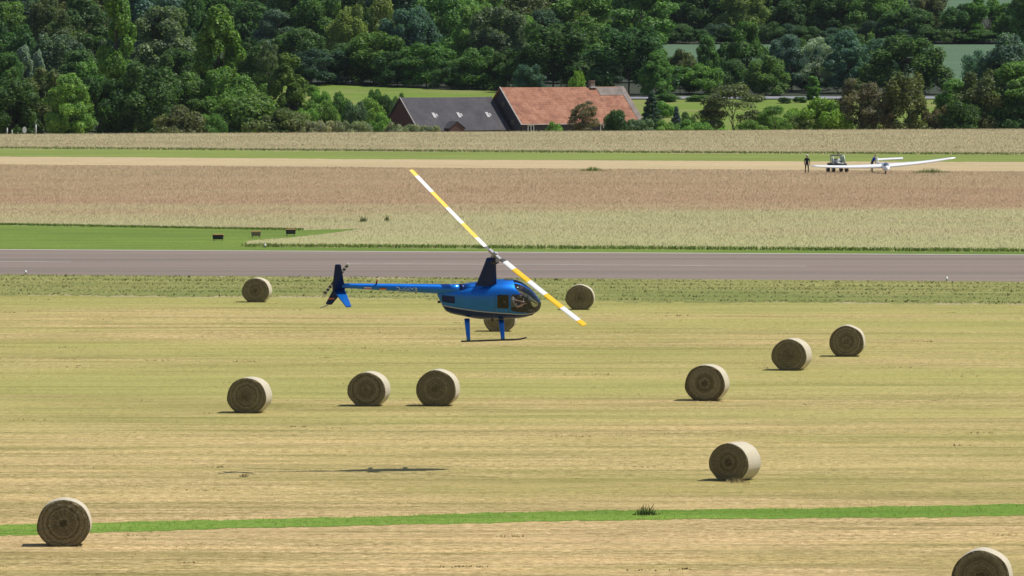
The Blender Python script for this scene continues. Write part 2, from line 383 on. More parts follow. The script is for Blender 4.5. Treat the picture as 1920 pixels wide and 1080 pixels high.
# cut stubble on the hay field, patchy, with a rough swath near the runway
def in_hay(x, d): return (d < L_B1(x)) & ~((d > L_S0(x)) & (d < L_S1(x)))
x, d = scatter(480000, 192, 425, lambda x, d: in_hay(x, d) & (RNG.random(len(x)) < 0.45+0.35*smooth_noise(x, d, 1.1, 5)))
blades('hay_stubble', x, d, np.full(len(x), 0.004), RNG.uniform(0.012, 0.045, len(x)), RNG.uniform(0.008, 0.022, len(x)), M_STUB, 0.8)
x, d = scatter(60000, 365, 432, lambda x, d: (d > L_B1(x)) & (d < L_R0(x)-0.5))
rowh = 0.5+0.5*np.sin((d-L_B1(x))*2*np.pi/5.2+0.6*np.sin(x*0.2))
k = RNG.random(len(x)) < 0.25+0.75*rowh; x, d, rowh = x[k], d[k], rowh[k]
blades('cut_green_swaths', x, d, np.full(len(x), 0.008), (0.03+0.10*rowh**2*RNG.uniform(0.1, 1.2, len(x))), RNG.uniform(0.03, 0.12, len(x)), M_RBLADE, 0.9)
x, d = scatter(60000, 205, 250, lambda x, d: (d > L_S0(x)+0.1) & (d < L_S1(x)-0.1))
blades('green_strip_grass', x, d, np.full(len(x), 0.012), RNG.uniform(0.02, 0.07, len(x)), RNG.uniform(0.008, 0.02, len(x)), M_LBLADE, 0.7)
# loose straw clumps and dark clods lying on the field
def clumps(name, n, d0, d1, test, m, hh, spread):
    cx, cd = scatter(n, d0, d1, test)
    X, D, Hh = [], [], []
    for a, b in zip(cx, cd):
        k = RNG.integers(6, 26); ln = RNG.uniform(0.3, 1)*spread
        X.append(a+RNG.normal(0, ln, k)); D.append(b+RNG.normal(0, 0.12, k)); Hh.append(np.full(k, hh*RNG.uniform(0.5, 1.4)))
    X, D, Hh = map(np.concatenate, (X, D, Hh))
    blades(name, X, D, np.full(len(X), 0.004), Hh*RNG.uniform(0.4, 1.2, len(X)), RNG.uniform(0.03, 0.08, len(X)), m, 0.9)
M_CLOD = grass_mat('dark straw', (0.17, 0.125, 0.05), (0.26, 0.20, 0.085), 'clod')
clumps('dark_straw_clumps', 60, 192, 420, in_hay, M_CLOD, 0.05, 0.4)
clumps('pale_straw_clumps', 160, 192, 420, in_hay, M_STUB, 0.05, 0.6)

# ------------------------------------------------------------------ trees
def crown_mesh(name, kind, seed, leaf=0.0165):
    r = np.random.default_rng(seed); C = []; Rad = []
    if kind == 'broad':
        for k in range(52):
            t = r.uniform(0.08, 0.93); prof = 0.40*math.sin(math.pi*min(1, (t*0.86+0.16)))**0.7
            a = r.uniform(0, 6.283); q = math.sqrt(r.uniform(0.25, 1))*prof
            C.append((q*math.cos(a), q*math.sin(a), t)); Rad.append((r.uniform(0.085, 0.16), r.uniform(0.065, 0.115)))
        per = 520
    elif kind == 'column':
        for k in range(64):
            t = r.uniform(0.05, 0.95); prof = 0.40*min(1, (1-t)*2.6+0.16)*min(1, t*3+0.5)
            a = r.uniform(0, 6.283); q = math.sqrt(r.uniform(0.2, 1))*prof
            C.append((q*math.cos(a), q*math.sin(a), t)); Rad.append((r.uniform(0.09, 0.16), r.uniform(0.05, 0.095)))
        per = 620
    elif kind == 'bush':
        for k in range(24):
            t = r.uniform(0.12, 0.80); prof = 0.40*math.cos(t*1.2)
            a = r.uniform(0, 6.283); q = math.sqrt(r.uniform(0.1, 1))*prof
            C.append((q*math.cos(a), q*math.sin(a), t)); Rad.append((r.uniform(0.11, 0.20), r.uniform(0.12, 0.2)))
        per = 720
    elif kind == 'dome':
        for k in range(40):
            t = r.uniform(0.06, 0.88); prof = 0.42*math.cos(max(0, t-0.25)*1.75)
            a = r.uniform(0, 6.283); q = math.sqrt(r.uniform(0.2, 1))*prof
            C.append((q*math.cos(a), q*math.sin(a), t)); Rad.append((r.uniform(0.08, 0.15), r.uniform(0.10, 0.16)))
        per = 560
    elif kind == 'conifer':
        for k in range(60):
            t = (k+0.5)/60; prof = 0.43*(1-t)**0.85
            a = k*2.4+r.uniform(-0.4, 0.4); q = prof*r.uniform(0.55, 1)
            C.append((q*math.cos(a), q*math.sin(a), 0.04+0.94*t)); Rad.append((0.05+0.13*(1-t), 0.03+0.025*(1-t)))
        per = 320
    elif kind == 'open':
        for k in range(26):
            t = r.uniform(0.25, 0.93); prof = 0.42*math.sin(math.pi*min(1, t*0.8+0.2))**0.6
            a = r.uniform(0, 6.283); q = math.sqrt(r.uniform(0.15, 1))*prof
            C.append((q*math.cos(a), q*math.sin(a), t)); Rad.append((r.uniform(0.10, 0.17), r.uniform(0.06, 0.10)))
        per = 330
    elif kind == 'weeping':
        for k in range(44):
            t = r.uniform(0.15, 0.92); prof = 0.40*math.sin(math.pi*min(1, t*0.75+0.25))**0.6
            a = r.uniform(0, 6.283); q = math.sqrt(r.uniform(0.15, 1))*prof
            C.append((q*math.cos(a), q*math.sin(a), t)); Rad.append((r.uniform(0.05, 0.09), r.uniform(0.10, 0.2)))
        per = 330
    P, N = [], []
    for (c, (rh, rv)) in zip(C, Rad):
        k = int(per*r.uniform(0.7, 1.3)); v = r.normal(0, 1, (k, 3)); v /= np.linalg.norm(v, axis=1)[:, None]
        v[:, 2] = np.where((v[:, 2] < -0.2) & (r.random(k) < 0.6), -v[:, 2], v[:, 2])
        rad = r.uniform(0.35, 1.08, k)**0.6
        rad *= 1 + 0.18*np.sin(v[:, 0]*7+c[0]*40)*np.sin(v[:, 1]*6+c[2]*30)
        P.append(np.array(c) + v*rad[:, None]*np.array([rh, rh, rv]))
        N.append(v*np.array([1/rh, 1/rh, 1/rv])*rh + r.normal(0, 0.55, (k, 3)))
    # loose stray twigs that roughen the outline
    P = np.concatenate(P); N = np.concatenate(N); N /= np.linalg.norm(N, axis=1)[:, None]
    n = len(P); u = np.cross(N, r.normal(0, 1, (n, 3))); u /= np.linalg.norm(u, axis=1)[:, None]; v = np.cross(N, u)
    s1 = leaf*r.uniform(0.45, 1.25, (n, 1)); s2 = leaf*r.uniform(0.35, 0.9, (n, 1))
    if kind == 'column': sq = np.array([[2.2, 2.2, 0.75]])
    elif kind == 'bush': sq = np.array([[1.3, 1.3, 1.6]])
    else: sq = np.array([[1.25, 1.25, 0.95]])
    V = np.stack([P-u*s1*sq, P+v*s2*sq, P+u*s1*sq, P-v*s2*sq], 1).reshape(-1, 3)
    V[:, 2] = np.clip(V[:, 2], 0.004, None)
    ext = np.percentile(np.abs(P[:, :2]), 98.5); V[:, :2] *= 0.5/ext; V[:, 2] /= np.percentile(P[:, 2], 99.8)
    return np_mesh(name, V, np.arange(4*n).reshape(n, 4), M_LEAF)
def trunk_mesh(name, seed, kind):
    r = random.Random(seed); bm = bmesh.new(); top = 0.9 if kind in ('conifer', 'column') else 0.7
    wr = 0.028 if kind != 'column' else 0.07
    pts = [(r.uniform(-.015, .015)*k, r.uniform(-.015, .015)*k, -0.02+top*k/6) for k in range(7)]
    add_tube(bm, pts, [wr*(1.25 if k == 0 else 1)*(1-0.12*k) for k in range(7)], 8)
    if kind != 'conifer':
        for k in range(9):
            a = k*2.4; t = r.uniform(0.18, 0.6); ln = r.uniform(0.2, 0.36); b = (pts[int(t/top*6)][0], pts[int(t/top*6)][1], t)
            add_tube(bm, [b, (b[0]+ln*.5*math.cos(a), b[1]+ln*.5*math.sin(a), t+0.10), (b[0]+ln*math.cos(a), b[1]+ln*math.sin(a), t+0.26)],
                     [wr*0.5, wr*0.32, wr*0.12], 6)
    me = bpy.data.meshes.new(name); bm.normal_update(); bm.to_mesh(me); bm.free(); me.materials.append(M_BARK); return me
CROWN = {}; TRUNK = {}
for kind, n in (('broad', 6), ('dome', 4), ('column', 3), ('bush', 4), ('conifer', 2), ('open', 3), ('weeping', 2)):
    CROWN[kind] = [crown_mesh('crown', kind, 100+17*i+len(kind)) for i in range(n)]
    TRUNK[kind] = [trunk_mesh('trunk', 7+i, kind) for i in range(2)]
TR = random.Random(11)
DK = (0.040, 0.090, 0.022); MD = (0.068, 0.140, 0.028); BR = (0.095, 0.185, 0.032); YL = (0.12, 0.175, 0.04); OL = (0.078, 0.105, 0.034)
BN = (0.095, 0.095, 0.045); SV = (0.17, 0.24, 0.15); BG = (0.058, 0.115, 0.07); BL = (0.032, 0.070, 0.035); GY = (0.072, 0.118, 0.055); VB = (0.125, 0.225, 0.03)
PO = (0.088, 0.165, 0.026)
NAMES = {'broad': 'tree', 'dome': 'tree', 'column': 'columnar_tree', 'bush': 'bush', 'conifer': 'spruce', 'open': 'open_tree', 'weeping': 'weeping_tree'}
def tree(px, ytop, wpx, d, kind, col, label, cat='tree', group=None, jitter=0.14):
    top = pt(px, ytop, d); zb = float(zter(top.x, d)); hgt = max(1.0, top.z - zb); wid = wpx*d/F*1.06
    if kind == 'broad' and wid/hgt > 0.82: kind = 'dome'
    root = empty(NAMES[kind], (top.x, d, zb), (0, 0, TR.uniform(0, 6.28)))
    tag(root, label, cat, group)
    c = bpy.data.objects.new('crown', TR.choice(CROWN[kind])); COL.objects.link(c); c.parent = root
    c.scale = (wid, wid, hgt); k = 1+TR.uniform(-jitter, jitter)
    c.color = (col[0]*2.0*k*(1+TR.uniform(-.1, .1)), col[1]*1.8*k, col[2]*2.3*k*(1+TR.uniform(-.1, .1)), 1)
    tk = bpy.data.objects.new('trunk', TR.choice(TRUNK[kind])); COL.objects.link(tk); tk.parent = root; tk.scale = (hgt*.5 if kind != 'column' else wid, hgt*.5 if kind != 'column' else wid, hgt)
    return root
T = [
 # front row behind the meadow, left
 (22, 150, 120, 893, 'broad', DK, 'dark green broad tree at the left end of the field edge'),
 (78, 130, 120, 897, 'broad', OL, 'dark tree with a brownish top, left of the bright yellow green maple'),
 (128, 140, 84, 889, 'broad', BR, 'bright yellow green sunlit tree among dark trees on the left field edge'),
 (185, 146, 105, 894, 'broad', DK, 'dark tree between the bright yellow green tree and the big round tree'),
 (272, 117, 150, 896, 'broad', DK, 'big round dark tree on the field edge below the tall left poplar'),
 (350, 138, 100, 905, 'broad', MD, 'mid green tree behind the reddish bush'),
 (425, 132, 120, 905, 'broad', MD, 'mid green tree at the foot of the second tall poplar'),
 (345, 200, 100, 884, 'bush', OL, 'rounded reddish olive bush on the field edge', 'bush'),
 (458, 178, 130, 893, 'bush', MD, 'wide mid green bush left of the rusty tipped bush', 'bush'),
 (523, 205, 100, 886, 'bush', OL, 'bush with rusty tips beside the small poplar', 'bush'),
 (392, 215, 60, 886, 'bush', MD, 'low green bush between the reddish bush and the wide bush', 'bush'),
 (218, -14, 64, 925, 'column', PO, 'tallest columnar poplar at the far left reaching the top of the picture'),
 (410, 14, 80, 925, 'column', PO, 'tall thick columnar poplar with two tops, second from the left'),
 (541, 103, 62, 912, 'column', PO, 'short columnar poplar standing alone by the pasture'),
 (44, 88, 34, 960, 'column', SV, 'larger of the two pale silvery trees at the left'),
 (71, 97, 26, 958, 'column', SV, 'smaller of the two pale silvery trees at the left'),
 (15, 100, 70, 950, 'broad', MD, 'mid green tree left of the silvery pair'),
 (105, 66, 140, 1010, 'weeping', GY, 'feathery grey green tree above the silvery pair'),
 (165, 118, 80, 960, 'broad', MD, 'green tree left of the foot of the tallest poplar'),
 (25, 45, 120, 1040, 'broad', DK, 'dark wide tree above the silvery pair at the left edge'),
 (150, 95, 90, 1000, 'broad', DK, 'dark tree beside the tallest poplar, behind the feathery tree'),
 (475, 160, 70, 955, 'bush', BR, 'light green bush at the left end of the pasture', 'bush'),
 (305, 15, 140, 1020, 'broad', GY, 'big grey green layered tree right of the tallest poplar'),
 (330, 95, 110, 985, 'broad', DK, 'dark tree between the two tall poplars, below the layered tree'),
 (365, -5, 80, 1060, 'broad', DK, 'dark tree top behind the left side of the thick poplar'),
 (88, -4, 95, 1080, 'broad', OL, 'olive tree with yellow patches near the top left'),
 (150, -10, 110, 1100, 'broad', DK, 'dark tree near the top, left of the tallest poplar'),
 (20, 5, 80, 1100, 'broad', MD, 'green tree in the top left corner'),
 # wood edge above the pasture
 (478, 80, 90, 1090, 'broad', DK, 'dark tree at the left end of the wood edge above the pasture'),
 (505, 78, 40, 1080, 'open', OL, 'thin olive tree between the thick and the short poplar'),
 (560, 55, 110, 1120, 'broad', DK, 'dark tree above the short poplar'),
 (605, 92, 105, 1112, 'broad', BL, 'very dark tree on the wood edge right of the short poplar'),
 (660, 80, 100, 1118, 'broad', DK, 'dark tree on the wood edge above the middle of the pasture'),
 (705, 62, 120, 1114, 'broad', MD, 'mid green tree on the wood edge with dark base'),
 (745, 95, 85, 1106, 'broad', DK, 'low dark tree on the wood edge above the grey barn gable'),
 (800, 82, 110, 1104, 'broad', MD, 'mid green tree above the left half of the grey barn'),
 (850, 115, 80, 1096, 'broad', DK, 'low dark tree above the middle of the grey barn'),
 (895, 90, 110, 1096, 'broad', MD, 'mid green tree above the right end of the grey barn'),
 (936, 14, 120, 1150, 'broad', GY, 'smooth round grey green tree near the top, right of centre left'),
 (955, 95, 90, 1092, 'broad', DK, 'dark tree behind the left gable of the red roof'),
 (990, 122, 60, 1075, 'broad', BG, 'small blue green tree just above the left end of the red roof'),
 (1038, 44, 150, 1085, 'broad', DK, 'large dark domed tree above the middle of the red roof'),
 (1095, 75, 90, 1095, 'broad', MD, 'mid green tree between the two domed trees above the red roof'),
 (1180, 52, 150, 1076, 'broad', DK, 'large dark domed tree above the right end of the red roof'),
 (1230, 95, 60, 1070, 'broad', MD, 'mid green tree leaning out beside the right domed tree'),
 (1090, 136, 42, 950, 'bush', VB, 'small bright green tree rising behind the red roof beside the chimney'),
 # behind the wood edge
 (470, 5, 90, 1180, 'broad', DK, 'dark tree top right of the thick poplar'),
 (520, 20, 90, 1160, 'broad', BG, 'blue green tree top above the short poplar'),
 (595, -8, 110, 1200, 'broad', MD, 'mid green tree top near the upper edge, left of the yellow green crown'),
 (655, 12, 90, 1180, 'broad', YL, 'yellow green pointed tree top left of the bright round crown'),
 (716, -6, 62, 1190, 'broad', YL, 'bright yellow green round crown standing out in the wood'),
 (765, 15, 100, 1170, 'broad', BG, 'blue green tree right of the bright round crown'),
 (836, -18, 130, 1200, 'broad', MD, 'broad mid green tree cut by the upper edge above the grey barn'),
 (885, 12, 70, 1170, 'broad', BR, 'light green tree left of the smooth round tree'),
 (985, 30, 50, 1160, 'broad', BR, 'light green tree right of the smooth round tree'),
 (1075, -30, 130, 1230, 'broad', YL, 'tall yellow green tree cut by the upper edge above the red roof'),
 (1020, 20, 70, 1200, 'broad', BL, 'very dark tree left of the tall yellow green tree'),
 (1120, 45, 70, 1150, 'broad', MD, 'mid green tree left of the clipped garden trees'),
 # right half: behind the crop field
 (1235, 60, 80, 1305, 'broad', DK, 'dark tree at the left end of the crop field'),
 (1275, -25, 130, 1330, 'broad', MD, 'tall green tree at the left end of the crop field, cut by the upper edge'),
 (1335, -30, 120, 1320, 'broad', DK, 'tall dark tree behind the crop field, left of the light crowned tree'),
 (1395, -20, 90, 1310, 'broad', YL, 'tall light crowned tree behind the crop field'),
 (1455, -15, 110, 1325, 'broad', DK, 'tall dark tree right of the light crowned tree'),
 (1515, -30, 120, 1330, 'broad', MD, 'tall green tree behind the silvery willows'),
 (1575, -25, 120, 1325, 'broad', DK, 'tall dark tree behind the crop field above the silvery willows'),
 (1640, -30, 130, 1320, 'broad', MD, 'tall green tree above the big dark round tree'),
 (1700, 15, 110, 1300, 'broad', DK, 'dark tree behind the crop field, left of the olive topped tree'),
 (1745, -15, 70, 1330, 'broad', OL, 'olive topped tree behind the right part of the crop field'),
 (1800, 8, 90, 1300, 'broad', DK, 'dark tree in the hedge between the two crop fields'),
 (1855, -5, 100, 1300, 'broad', MD, 'lighter green tree in the hedge between the two crop fields'),
 (1915, -5, 60, 1295, 'broad', DK, 'dark tree at the right picture edge beside the upper crop field'),
 (1760, 50, 70, 1297, 'bush', DK, 'low dark hedge tree at the left end of the open crop field', 'bush'),
 (1830, 55, 110, 1297, 'bush', DK, 'low dark hedge below the lighter green hedge tree', 'bush'),
 # between road and crop field
 (1398, 42, 72, 1105, 'broad', MD, 'tall slim tree standing in front of the crop field'),
 (1326, 68, 42, 1110, 'broad', MD, 'small upright tree in front of the crop field'),
 (1283, 94, 58, 1100, 'bush', OL, 'dark olive shrub at the left of the crop field', 'bush'),
 (1275, 125, 76, 1080, 'bush', MD, 'mid green roadside bush right of the domed tree', 'bush'),
 (1325, 121, 70, 1078, 'bush', BR, 'light green roadside bush below the small upright tree', 'bush'),
 (1368, 112, 60, 1085, 'bush', DK, 'dark roadside bush left of the round roadside tree', 'bush'),
 (1436, 105, 78, 1075, 'broad', MD, 'round green roadside tree behind the pale road'),
 (1485, 66, 70, 1090, 'broad', BG, 'blue green tree right of the round roadside tree'),
 (1535, 70, 66, 1085, 'open', SV, 'silvery willow, leftmost of three behind the road'),
 (1535, 85, 66, 1092, 'broad', BG, 'blue green tree behind the leftmost silvery willow'),
 (1590, 58, 80, 1082, 'broad', BG, 'tall silvery blue willow, middle of three behind the road'),
 (1645, 74, 70, 1085, 'broad', BG, 'blue green willow, rightmost of three behind the road'),
 (1702, 70, 135, 1078, 'broad', DK, 'big dark round tree beside the open crop field'),
 (1465, 76, 74, 1112, 'broad', BG, 'blue green tree behind the round roadside tree, hiding the crop field'),
 (1512, 74, 70, 1115, 'broad', MD, 'mid green tree behind the leftmost silvery willow, hiding the crop field'),
 (1562, 70, 70, 1112, 'broad', BG, 'blue green tree between the leftmost and the middle willow'),
 (1618, 64, 74, 1114, 'broad', MD, 'mid green tree between the middle and the rightmost willow'),
 (1668, 72, 70, 1110, 'broad', DK, 'dark tree between the rightmost willow and the big dark round tree'),
 (1360, 80, 40, 1130, 'broad', DK, 'slim dark tree between the small upright tree and the tall slim tree'),
 (1250, 96, 60, 1120, 'broad', MD, 'mid green tree at the left end of the crop field, before the tall wood'),
 (1524, 143, 24, 1056, 'column', BR, 'very small bright green tree at the near side of the road'),
 # front right
 (1375, 158, 112, 902, 'open', OL, 'open crowned olive tree with a visible trunk on the field edge'),
 (1455, 198, 66, 900, 'open', MD, 'loose dark green shrub right of the open crowned tree', 'bush'),
 (1545, 186, 84, 902, 'bush', VB, 'bright yellow green bush on the field edge', 'bush'),
 (1500, 215, 70, 903, 'bush', YL, 'low yellow green bush left of the bright bush', 'bush'),
 (1615, 148, 84, 903, 'open', BN, 'brownish thin tree right of the bright yellow green bush'),
 (1608, 150, 74, 908, 'weeping', OL, 'olive tree standing behind the brownish thin tree'),
 (1702, 138, 105, 902, 'weeping', OL, 'drooping olive tree, right of the brownish thin tree'),
 (1655, 185, 70, 903, 'open', BN, 'brown green shrub between the brownish and the drooping tree', 'bush'),
 (1757, 200, 60, 903, 'bush', BN, 'low brownish shrub right of the drooping tree', 'bush'),
 (1800, 150, 90, 908, 'broad', MD, 'mid green tree left of the olive front tree at the right end'),
 (1842, 135, 110, 905, 'broad', OL, 'olive green tree in the row at the right end of the field edge'),
 (1905, 118, 110, 905, 'broad', MD, 'green tree at the right picture edge on the field edge'),
 (1885, 66, 115, 960, 'broad', BG, 'tall blue green tree behind the right end of the field edge'),
 (1830, 95, 70, 965, 'open', BG, 'loose blue green tree in front of the open crop field'),
 (1905, 185, 90, 903, 'bush', DK, 'dark bush in the right corner of the field edge', 'bush'),
 (1800, 190, 90, 902, 'bush', DK, 'dark bush at the foot of the mid green right tree', 'bush'),
 # garden of the farm
 (1222, 171, 52, 901, 'conifer', BL, 'dark blue green spruce right of the red roofed farmhouse', 'spruce'),
 (1268, 200, 30, 899, 'conifer', (0.06, 0.10, 0.10), 'small bluish spruce right of the dark spruce', 'spruce'),
 (1156, 207, 48, 897, 'bush', DK, 'round dark bush in front of the red roof', 'bush'),
 (1096, 190, 56, 896, 'open', (0.12, 0.11, 0.05), 'dry brownish tree in front of the red roof'),
 (1088, 196, 40, 897, 'open', (0.10, 0.11, 0.05), 'thin brownish tree partly behind the dry brownish tree'),
 (1042, 229, 36, 894, 'bush', BR, 'low green bush beside the white window', 'bush'),
 (1200, 224, 60, 894, 'bush', GY, 'pale green bush left of the dark spruce foot', 'bush'),
 (1255, 226, 50, 894, 'bush', BR, 'low light green bush below the small bluish spruce', 'bush'),
 (1305, 225, 60, 894, 'bush', BR, 'low light green bush between the small spruce and the open crowned tree', 'bush'),
 (1415, 226, 60, 894, 'bush', BR, 'low light green bush right of the open crowned tree trunk', 'bush'),
 (598, 190, 62, 905, 'bush', BR, 'light green bush right of the short poplar', 'bush'),
 (640, 176, 60, 915, 'bush', MD, 'mid green bush in the middle of the pasture front', 'bush'),
 (690, 186, 56, 912, 'bush', BR, 'light green bush left of the grey barn gable', 'bush'),
 (722, 180, 40, 925, 'bush', DK, 'dark bush behind the grey barn gable', 'bush'),
 (712, 213, 40, 889, 'bush', BR, 'green bush in front of the left corner of the grey barn', 'bush'),
 (575, 205, 50, 900, 'bush', BR, 'pale green bush at the right foot of the short poplar', 'bush'),
 (620, 196, 46, 899, 'bush', BR, 'bright bush before the pasture, left of its mid green neighbour', 'bush'),
 (664, 192, 46, 902, 'bush', GY, 'grey green bush before the pasture, near the barn gable', 'bush'),
 (600, 172, 44, 960, 'bush', BR, 'small light bush standing out on the left part of the pasture', 'bush'),
 (700, 168, 30, 1000, 'bush', MD, 'small bush on the far side of the pasture above the barn gable', 'bush'),
 (745, 176, 30, 960, 'bush', BR, 'small light bush just above the grey barn ridge', 'bush'),
 (585, 160, 30, 1070, 'bush', BR, 'small bush at the upper left corner of the pasture', 'bush'),
 (1480, 205, 56, 925, 'bush', VB, 'bright weedy bush behind the loose shrub, left', 'bush'),
 (1510, 198, 60, 940, 'bush', YL, 'yellow green weedy bush below the road', 'bush'),
 (1440, 210, 60, 930, 'bush', YL, 'yellow green weedy bush right of the open crowned tree', 'bush'),
 (1290, 212, 40, 920, 'bush', MD, 'mid green bush right of the small bluish spruce', 'bush'),
 (1335, 218, 50, 925, 'bush', VB, 'bright weedy bush left of the open crowned tree', 'bush'),
 (1245, 190, 40, 1000, 'bush', BR, 'light bush on the meadow right behind the dark spruce', 'bush'),
 (1470, 186, 26, 1045, 'bush', DK, 'small dark bush at the near side of the road, left one', 'bush'),
 (1410, 182, 40, 1050, 'bush', DK, 'dark low bush hiding part of the road behind the open crowned tree', 'bush'),
 (1500, 187, 26, 1047, 'bush', DK, 'small dark bush at the near side of the road, right one', 'bush'),
 (1250, 176, 50, 1050, 'bush', MD, 'low bush hiding the left end of the road', 'bush'),
 (1310, 178, 50, 1052, 'bush', MD, 'low bush hiding the road left of the open crowned tree', 'bush'),
]
for a in T: tree(*a)
HEDGE = ['left end piece of the pale flowering hedge', 'pale flowering hedge shrub, second from the left', 'pale flowering hedge shrub, third from the left',
         'pale flowering hedge shrub, fourth from the left', 'pale flowering hedge shrub before the left barn corner', 'pale green hedge shrub below the grey barn roof',
         'right end piece of the pale hedge below the grey barn roof']
for i, (px, yt) in enumerate(((580, 226), (612, 227), (645, 227), (675, 228), (742, 230), (772, 234), (806, 236))):
    tree(px, yt, 44, 885+0.0*i, 'bush', (0.17, 0.20, 0.10), HEDGE[i]+' along the meadow', 'hedge shrub', 'pale hedge shrubs in front of the grey barn')
# clipped bright garden trees far up the hill and the wood filling the hillside
for i, (px, yt) in enumerate(((1143, 38), (1160, 37), (1178, 35))):
    tree(px, yt, 17, 1290, 'bush', VB, ('leftmost', 'middle', 'rightmost')[i]+' of three clipped light green garden trees high on the hill', 'clipped tree', 'clipped garden trees')
def forest(d, x0, x1, step, hm, group, label):
    xx = x0
    while xx < x1:
        px = xx + TR.uniform(-0.3, 0.3)*step; dd = d+TR.uniform(-14, 14); hgt = hm*TR.uniform(0.8, 1.15)
        z = float(zter(0, dd))+hgt; yt = -10 + F*(CAMH-z)/dd
        tree(px, yt, step*TR.uniform(1.15, 1.6), dd, 'broad', TR.choice((DK, DK, MD, MD, BG, BL, OL, GY)), label, group=group, jitter=0.25)
        xx += step
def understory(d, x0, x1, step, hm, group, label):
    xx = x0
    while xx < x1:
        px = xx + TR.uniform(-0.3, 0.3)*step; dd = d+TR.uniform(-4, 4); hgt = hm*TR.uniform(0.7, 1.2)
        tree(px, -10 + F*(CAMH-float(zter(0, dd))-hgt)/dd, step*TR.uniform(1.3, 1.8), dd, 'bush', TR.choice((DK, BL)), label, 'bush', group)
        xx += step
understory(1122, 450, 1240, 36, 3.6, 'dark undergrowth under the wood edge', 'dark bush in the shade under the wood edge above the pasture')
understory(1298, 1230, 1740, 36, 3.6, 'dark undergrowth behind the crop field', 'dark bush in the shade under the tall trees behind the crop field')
forest(1215, -40, 1240, 95, 14.5, 'second row of the wood on the left hillside', 'leafy tree in the second row of the wood on the left hillside')
forest(1300, -40, 1000, 95, 14.5, 'upper wood on the left hillside', 'leafy tree of the upper wood at the top left, crown among crowns')
forest(1350, 1180, 1700, 70, 17, 'wood behind the crop field', 'tall leafy tree in the dark wood standing behind the crop field')
forest(1420, -40, 1000, 85, 16, 'wood on the hilltop left', 'leafy tree of the hilltop wood near the upper left edge')
forest(1430, 1000, 1740, 80, 17, 'wood on the hilltop right', 'leafy tree of the hilltop wood near the upper right edge')
forest(1750, 1680, 2000, 60, 18, 'hedge beyond the upper crop field', 'distant leafy tree beyond the upper crop field at the top right')

for a_, b_ in ((-420, -50), (1985, 2350)):
    forest(906, a_, b_, 100, 9.5, 'field edge trees further along', 'leafy tree further along the field edge, beyond the ends of the front row')
    forest(1010, a_, b_, 100, 13, 'second row trees further along', 'leafy tree behind the field edge trees, beyond the ends of the front row')
    forest(1230, a_, b_, 100, 17, 'hillside trees further along', 'leafy tree on the hillside beyond the ends of the wood')

# ------------------------------------------------------------------ farm buildings
def tile_mat(name, lo, mid, hi, scale=1.0, patchcol=None):
    m, t, p = newmat(name)
    tc = nd(t, 'ShaderNodeTexCoord')
    n1 = nd(t, 'ShaderNodeTexNoise', inp={'Scale': 0.9*scale, 'Detail': 8.0, 'Roughness': 0.7}); t.links.new(tc.outputs['Object'], n1.inputs['Vector'])
    col = ramp(t, n1.outputs['Fac'], [(0.36, lo), (0.5, mid), (0.64, hi)])
    br = nd(t, 'ShaderNodeTexBrick', inp={'Scale': 1.0, 'Mortar Size': 0.02, 'Brick Width': 0.26, 'Row Height': 0.34, 'Color1': (1, 1, 1, 1), 'Color2': (0.80, 0.80, 0.82, 1), 'Mortar': (0.45, 0.45, 0.45, 1)})
    mp = nd(t, 'ShaderNodeMapping'); t.links.new(tc.outputs['Object'], mp.inputs['Vector']); t.links.new(mp.outputs['Vector'], br.inputs['Vector'])
    col = mix(t, 0.8, col, br.outputs['Color'], 'MULTIPLY')
    if patchcol:
        n2 = nd(t, 'ShaderNodeTexNoise', inp={'Scale': 2.6, 'Detail': 5.0, 'Roughness': 0.8}); t.links.new(tc.outputs['Object'], n2.inputs['Vector'])
        f = ramp(t, n2.outputs['Fac'], [(0.62, (0, 0, 0)), (0.70, (0.8,)*3)]); col = mix(t, f, col, patchcol)
    t.links.new(col, p.inputs['Base Color']); p.inputs['Roughness'].default_value = 0.85
    return m
M_RTILE = tile_mat('weathered red tiles', (0.23, 0.09, 0.05), (0.36, 0.15, 0.083), (0.44, 0.215, 0.13), 1.0, (0.17, 0.10, 0.07))
M_GROOF = tile_mat('grey roofing', (0.045, 0.043, 0.050), (0.064, 0.060, 0.070), (0.085, 0.078, 0.085), 0.6)
M_GPATCH = tile_mat('grey patch tiles', (0.18, 0.15, 0.13), (0.23, 0.19, 0.165), (0.28, 0.23, 0.2), 1.0)
M_BRICK = plain('dark red brick', (0.10, 0.05, 0.045), 0.9, var=0.3, scale=6)
M_VERGE = plain('weathered verge board', (.30, .27, .26), .8, var=.2)
M_DWALL = plain('dark slate boards', (0.055, 0.055, 0.065), 0.85, var=0.3, scale=4)
M_GLASSD = plain('dark window glass', (0.02, 0.025, 0.03), 0.1)
AXA = R(30)
